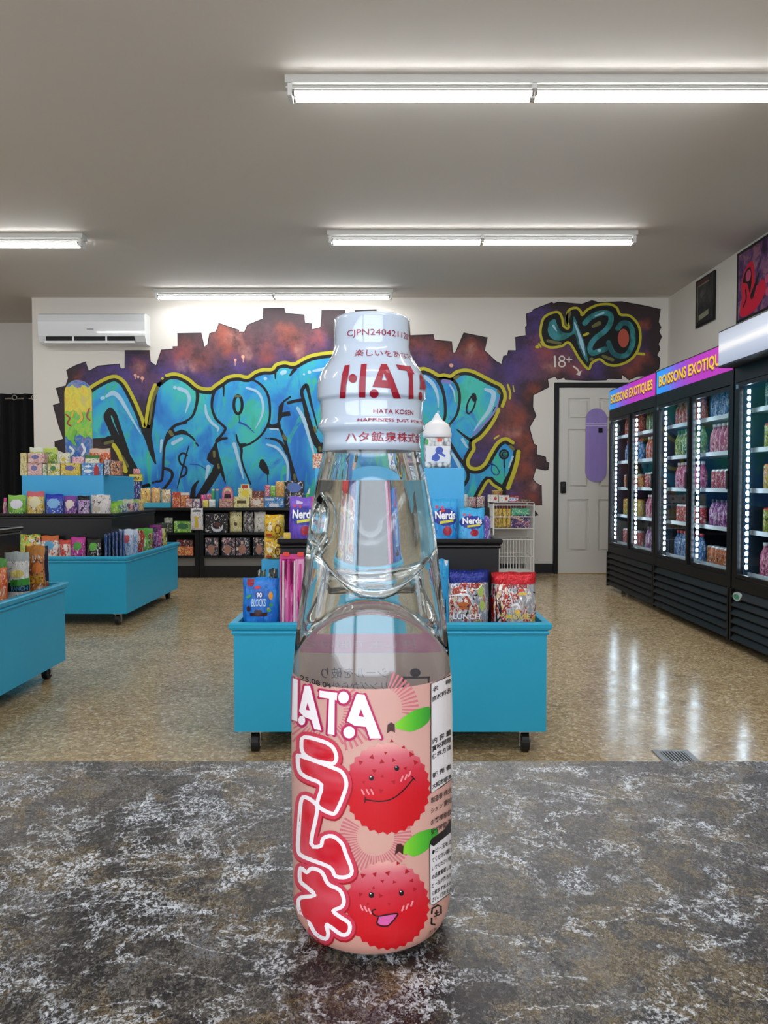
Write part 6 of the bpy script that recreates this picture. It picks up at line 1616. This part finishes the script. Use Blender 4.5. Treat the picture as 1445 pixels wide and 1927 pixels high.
lart('skin_scales', DRED, tri, 3)
K = ink('black', '#16100f')
lart('face_lines', K, [S_stroke(P3s([(668, 530), (780, 545), (880, 525), (970, 460), (1055, 360)]), 2.2), S_stroke(P3s([(668, 512), (666, 552)]), 2), S_stroke(P3s([(1042, 345), (1068, 375)]), 2), S_circle(Q3((718, 358)), 4.6, 16, 4.9), S_circle(Q3((921, 280)), 4.6, 16, 4.9), S_circle(Q3((718, 1294)), 5.2, 16, 5.6), S_circle(Q3((958, 1277)), 4.6, 16, 5.6),
    S_stroke(P3s([(750, 1408), (725, 1420), (735, 1450), (775, 1462), (850, 1450), (928, 1442), (895, 1495), (850, 1540), (790, 1540), (762, 1520), (772, 1475)]), 2.4)], 5)
lart('tongue', ink('pink', '#cf5a9a'), [S_poly(P3s([(778, 1466), (850, 1454), (922, 1446), (890, 1492), (848, 1534), (792, 1534), (768, 1516)]))], 4)
lart('eye_glint', LW, [S_circle(Q3((712, 348)), 1.3, 8), S_circle(Q3((915, 270)), 1.3, 8), S_circle(Q3((711, 1282)), 1.4, 8), S_circle(Q3((952, 1265)), 1.4, 8)], 6)
bl_ = []
for x, y in ((650, 470), (688, 468), (724, 468), (960, 362), (993, 350), (1022, 325), (640, 1395), (672, 1405), (705, 1422), (968, 1400), (1002, 1385), (1040, 1362)):
    bl_.append(S_stroke(P3s([(x - 10, y - 18), (x + 8, y + 18)] if x < 800 else [(x + 8, y - 18), (x - 6, y + 18)]), 3.2, smooth=2))
lart('blush_marks', ink('blush', '#e08a8e'), bl_, 4)
GRN = NT('print_leaf', 0.35, coat=0.3); gx = GRN.sep(GRN.coord('Generated'))[0]; GRN.col(GRN.ramp(gx, [(0.0, '#7fc52f'), (0.5, '#4fae2c'), (1.0, '#2f8c2c')])); GRN = GRN.m
lart('leaf_print', GRN, [S_poly(P2s(catmull([(922, 1725), (965, 1690), (1060, 1622), (1150, 1590), (1214, 1588), (1212, 1690), (1150, 1752), (1060, 1790), (990, 1780), (925, 1760)], 4, True)))], 3)
lart('leaf_print', GRN, [S_poly(P3s(catmull([(972, 960), (985, 885), (1080, 802), (1180, 768), (1250, 768), (1228, 850), (1150, 942), (1060, 985), (1010, 965)], 4, True)))], 3)
lart('stalk_print', ink('brown', '#43201c'), [S_poly(P2s([(850, 1808), (855, 1735), (885, 1712), (915, 1732), (918, 1802), (885, 1782)])), S_poly(P3s([(903, 975), (920, 890), (950, 880), (975, 905), (970, 970), (940, 945)]))], 4)
# HATA logo
A1 = [(150, 1402), (195, 1400), (292, 1782), (232, 1772), (205, 1690), (148, 1668), (120, 1640), (102, 1618)]
TT_ = [(275, 1442), (428, 1462), (422, 1528), (405, 1522), (403, 1822), (345, 1812), (358, 1512), (275, 1500)]
A2 = [(592, 1470), (660, 1480), (802, 1850), (705, 1850), (672, 1752), (575, 1742), (508, 1702)]
H1 = [(48, 1335), (92, 1352), (88, 1705), (40, 1690)]
dots = [((125, 1697), 34, 44), ((480, 1502), 50, 56), ((528, 1798), 54, 56)]
ol = [S_stroke(P2s(p), 8.0, closed=True, smooth=0) for p in (A1, TT_, A2, H1)] + [S_poly(P2s(p)) for p in (A1, TT_, A2, H1)]
ol += [S_circle(Q2(c), a / 4.516 + 3.6, 22, b / 4.516 + 3.6) for c, a, b in dots]
lart('logo_outline', MAG, ol, 4)
h1 = [(175, 1545), (192, 1612), (158, 1605)]; h2 = [(628, 1600), (655, 1668), (608, 1660)]
wh = [S_poly(P2s(A1), [P2s(h1)]), S_poly(P2s(TT_)), S_poly(P2s(A2), [P2s(h2)]), S_poly(P2s(H1))] + [S_circle(Q2(c), a / 4.516 - 1.0, 22, b / 4.516 - 1.0) for c, a, b in dots]
lart('logo_lettering', LW, wh, 6)
lart('logo_counters', MAG, [S_poly(P2s(h1)), S_poly(P2s(h2))], 7)
# katakana column
ra1 = [(182, 30), (330, 65), (408, 112), (438, 190), (418, 238), (370, 240), (250, 212), (172, 160), (158, 85)]
ra2 = [(128, 200), (155, 182), (400, 272), (482, 312), (517, 395), (500, 480), (440, 620), (400, 642), (312, 600), (285, 550), (318, 412), (200, 352), (142, 302)]
mu = [(185, 510), (262, 555), (285, 620), (235, 880), (312, 900), (332, 840), (405, 822), (480, 880), (512, 962), (562, 1100), (520, 1148), (430, 1142), (382, 1070), (180, 990), (132, 935), (135, 800), (152, 560)]
ne = [(150, 1078), (200, 1112), (240, 1080), (320, 1110), (372, 1205), (462, 1252), (497, 1330), (480, 1388), (412, 1420), (470, 1470), (540, 1520), (537, 1590), (480, 1612), (362, 1530), (372, 1600), (350, 1645), (270, 1602), (222, 1520), (160, 1470), (132, 1370), (150, 1315), (262, 1295), (200, 1230), (148, 1180)]
glyphs = [ra1, ra2, mu, ne]
cg = [P3s(catmull(g, 3, True)) for g in glyphs]
lart('glyph_shadow', DRED, [S_stroke([(x + 1.5, y + 3.2) for x, y in g], 22, closed=True, smooth=0) for g in cg], 3.4)
lart('glyph_halo', ROSE, [S_stroke(g, 21, closed=True, smooth=0) for g in cg] + [S_poly(g) for g in cg], 4.2)
KR = NT('print_glyph', 0.35, coat=0.3); gv = KR.coord('Generated')
KR.col(KR.mix(KR.mr(KR.noise(KR.mapping(gv, (1, 1, 2.0)), 1.8, 1), 0.3, 0.75), '#c31024', '#cc4c58')); KR = KR.m
lart('glyph_outline', LW, [S_stroke(g, 7.4, closed=True, smooth=0) for g in cg], 5.2)
fills = []
for g in cg:
    # area inside the white line
    fills.append(S_poly(g))
lart('glyph_fill', KR, fills, 4.8)
# date
date = S_text('25.08.04', (565, 1271, 623, 1281), bold=0.02, up=-1)
lart('date_code', K, [([(x, y + (x - 566) * 0.33 - 1 + (0 if x < 600 else -(x - 600) * 0.12)) for x, y in date[0]], date[1])], 8)
# side information panels
FR = ink('panel_black', '#1a1518')
p1_ = P2s([(1222, 1388), (1300, 1362), (1396, 1328)]) + P3s([(1356, 370), (1190, 480)])
p1_ = [(811, 1287), (830, 1280), (851, 1270), (852, 1380), (851, 1464), (811, 1493)]
lart('info_panel', ink('panel', '#d9d4d4'), [S_poly(p1_)], 3)
p2_ = P3s([(1185, 880), (1200, 845), (1356, 740), (1352, 1270), (1215, 1372), (1190, 1365)])
lart('warning_panel', ink('panel', '#d9d4d4'), [S_poly(p2_)], 3)
lart('panel_lines', FR, [S_stroke([(851, 1269), (830, 1279), (811, 1287), (811, 1493), (830, 1481), (851, 1465)], 1.4, smooth=0), S_stroke(P3s([(1352, 740), (1200, 845), (1184, 885), (1188, 1362), (1215, 1374), (1350, 1275)]), 1.4, smooth=0),
     S_poly(P3s([(1186, 885), (1200, 843), (1300, 770), (1354, 690), (1354, 790), (1215, 905)]))], 4)
def slant(T0, k=-0.55, x0=811):
    V, Fc = T0
    return [(x, y + (x - x0) * k) for x, y in V], Fc
tx = [slant(S_text('名　称', (814, 1296, 850, 1305), bold=0.02, up=-1)), slant(S_text('原材料名', (813, 1313, 848, 1323), bold=0.02, up=-1)), slant(S_text('内 容 量', (814, 1392, 849, 1403), bold=0.02, up=-1)), slant(S_text('賞味期限', (813, 1406, 849, 1417), bold=0.02, up=-1)), slant(S_text('保存方法', (813, 1421, 849, 1431), bold=0.02, up=-1)),
      slant(S_text('販 売 者', (814, 1457, 849, 1467), bold=0.02, up=-1)), slant(S_text('大阪市都島', (813, 1477, 850, 1487), bold=0.02, up=-1))]
tx += [slant(S_text(s, (811, y, 850, y + 11), bold=0.01, up=-1)) for s, y in (('製造者 株式', 1502), ('ション 愛知', 1521), ('お客様相談', 1543), ('受付時間 平', 1561))]
tx += [slant(S_text(s, (813, y, 850, y + 9), bold=0.015, up=-1), -0.6) for s, y in (('●ビー玉を上', 1601), ('てください開け', 1617), ('いでください炭', 1632), ('の品質管理しか', 1648), ('ビー玉が落ちた', 1664), ('ら飲まず水よみ', 1679), ('さい。打の王ゐ', 1691))]
lart('small_print', FR, tx, 5)
lart('recycling_mark', FR, [S_stroke(P3s([(1200, 1440), (1205, 1400), (1250, 1375), (1275, 1385), (1275, 1440)]), 3.2, smooth=0), S_stroke(P3s([(1275, 1480), (1262, 1515), (1225, 1530), (1198, 1525), (1200, 1480)]), 3.2, smooth=0), S_stroke(P3s([(1225, 1440), (1255, 1430)]), 2, smooth=2), S_stroke(P3s([(1240, 1415), (1240, 1490)]), 2, smooth=2), S_stroke(P3s([(1222, 1465), (1262, 1450)]), 2, smooth=2), slant(S_text('ガラス', (807, 1752, 832, 1760), up=-1), -0.5, 807)], 5)
# ---- cap sleeve
CAPM = NT('cap_film', 0.14, coat=1.0); CAPM.b.inputs['Base Color'].default_value = lin('#b2bfcd'); CAPM.b.inputs['Subsurface Weight'].default_value = 0.0; CAPM = CAPM.m
prof = [(0.0001, CP[-1][0])] + [(r, z) for z, r in reversed(CP)]
# inner return so the sleeve has thickness
P_ = []
for r_, z_ in prof: P_ += [(r_, z_)]
prof2 = prof + [(CP[0][1] - 0.0006, CP[0][0]), (CP[0][1] - 0.0008, CP[0][0] + 0.003), (br(88), bz(820))]
capo = MB().lathe([(r, z) for r, z in reversed(prof2)], (BX, BD, 0), n=96)
capo.f = capo.f[:-2]; capo.m = capo.m[:-2]
capo = capo.build('cap_sleeve', CAPM, bottle, smooth=True)
chit = make_hit(CP)
RED = mat('print_crimson', '#8e0c26', 0.35, coat=0.1)
def cart(name, m, shapes, layer): art(name, m, shapes, cmap_, capo, layer, 0.0012, 0.0015)
cmap_ = cylmap(CP)
def arc(px, y, hw):   # arc length coordinate of a pixel column on the cap at silhouette half width hw
    return 0.019 * math.asin(max(-1, min(1, (px - 699.5) / hw)))
def capt(s, xa, xb, ya, yb, hw, bold=0.0, total=None):
    a, b = arc(xa, ya, hw), arc(xb, ya, hw)
    art('cap_lettering', RED, [S_text(s, (a, at(699, yb, BD - br(hw)).z, b, at(699, ya, BD - br(hw)).z), bold=bold)], cmap_, capo, 1, 0.001)
capt('CJPN2404211207C', 657, 770, 619, 634, 70.5)
capt('楽しいをあなたに', 672, 774, 657, 671, 76)
capt('HATA KOSEN', 704, 775, 769, 778, 96, 0.01)
capt('HAPPINESS JUST FOR YOU', 677, 794, 787, 795, 96, 0.01)
capt('ハタ鉱泉株式会社', 655, 796, 812, 831, 91, 0.012)
# big logo on the cap in pixel space: crop (540, 580) scale 4.515
def QC(p): return (540 + p[0] / 4.516, 580 + p[1] / 4.516)
def PCs(p): return [QC(q) for q in p]
art('cap_logo', RED, [S_poly(PCs([(490, 485), (532, 480), (522, 560), (500, 660), (495, 765), (446, 765), (455, 660), (468, 560)])), S_poly(PCs([(630, 475), (678, 472), (668, 600), (665, 760), (610, 758), (614, 620)])), S_circle(QC((558, 596)), 7.8, 22, 8.4),
    S_poly(PCs([(800, 474), (848, 474), (905, 600), (968, 768), (905, 765), (878, 680), (725, 668), (760, 580)]), [PCs([(822, 548), (850, 612), (808, 610)])]), S_circle(QC((740, 726)), 8.4, 22),
    S_poly(PCs([(925, 478), (1050, 492), (1085, 560), (1070, 560), (1076, 770), (1035, 772), (1040, 600), (1020, 530), (950, 520)])),
    S_poly(PCs([(1128, 560), (1140, 560), (1180, 650), (1184, 690), (1130, 690), (1135, 640)])), S_circle(QC((1135, 745)), 3.2, 14, 8)], chit, capo, 2, 5, 6)
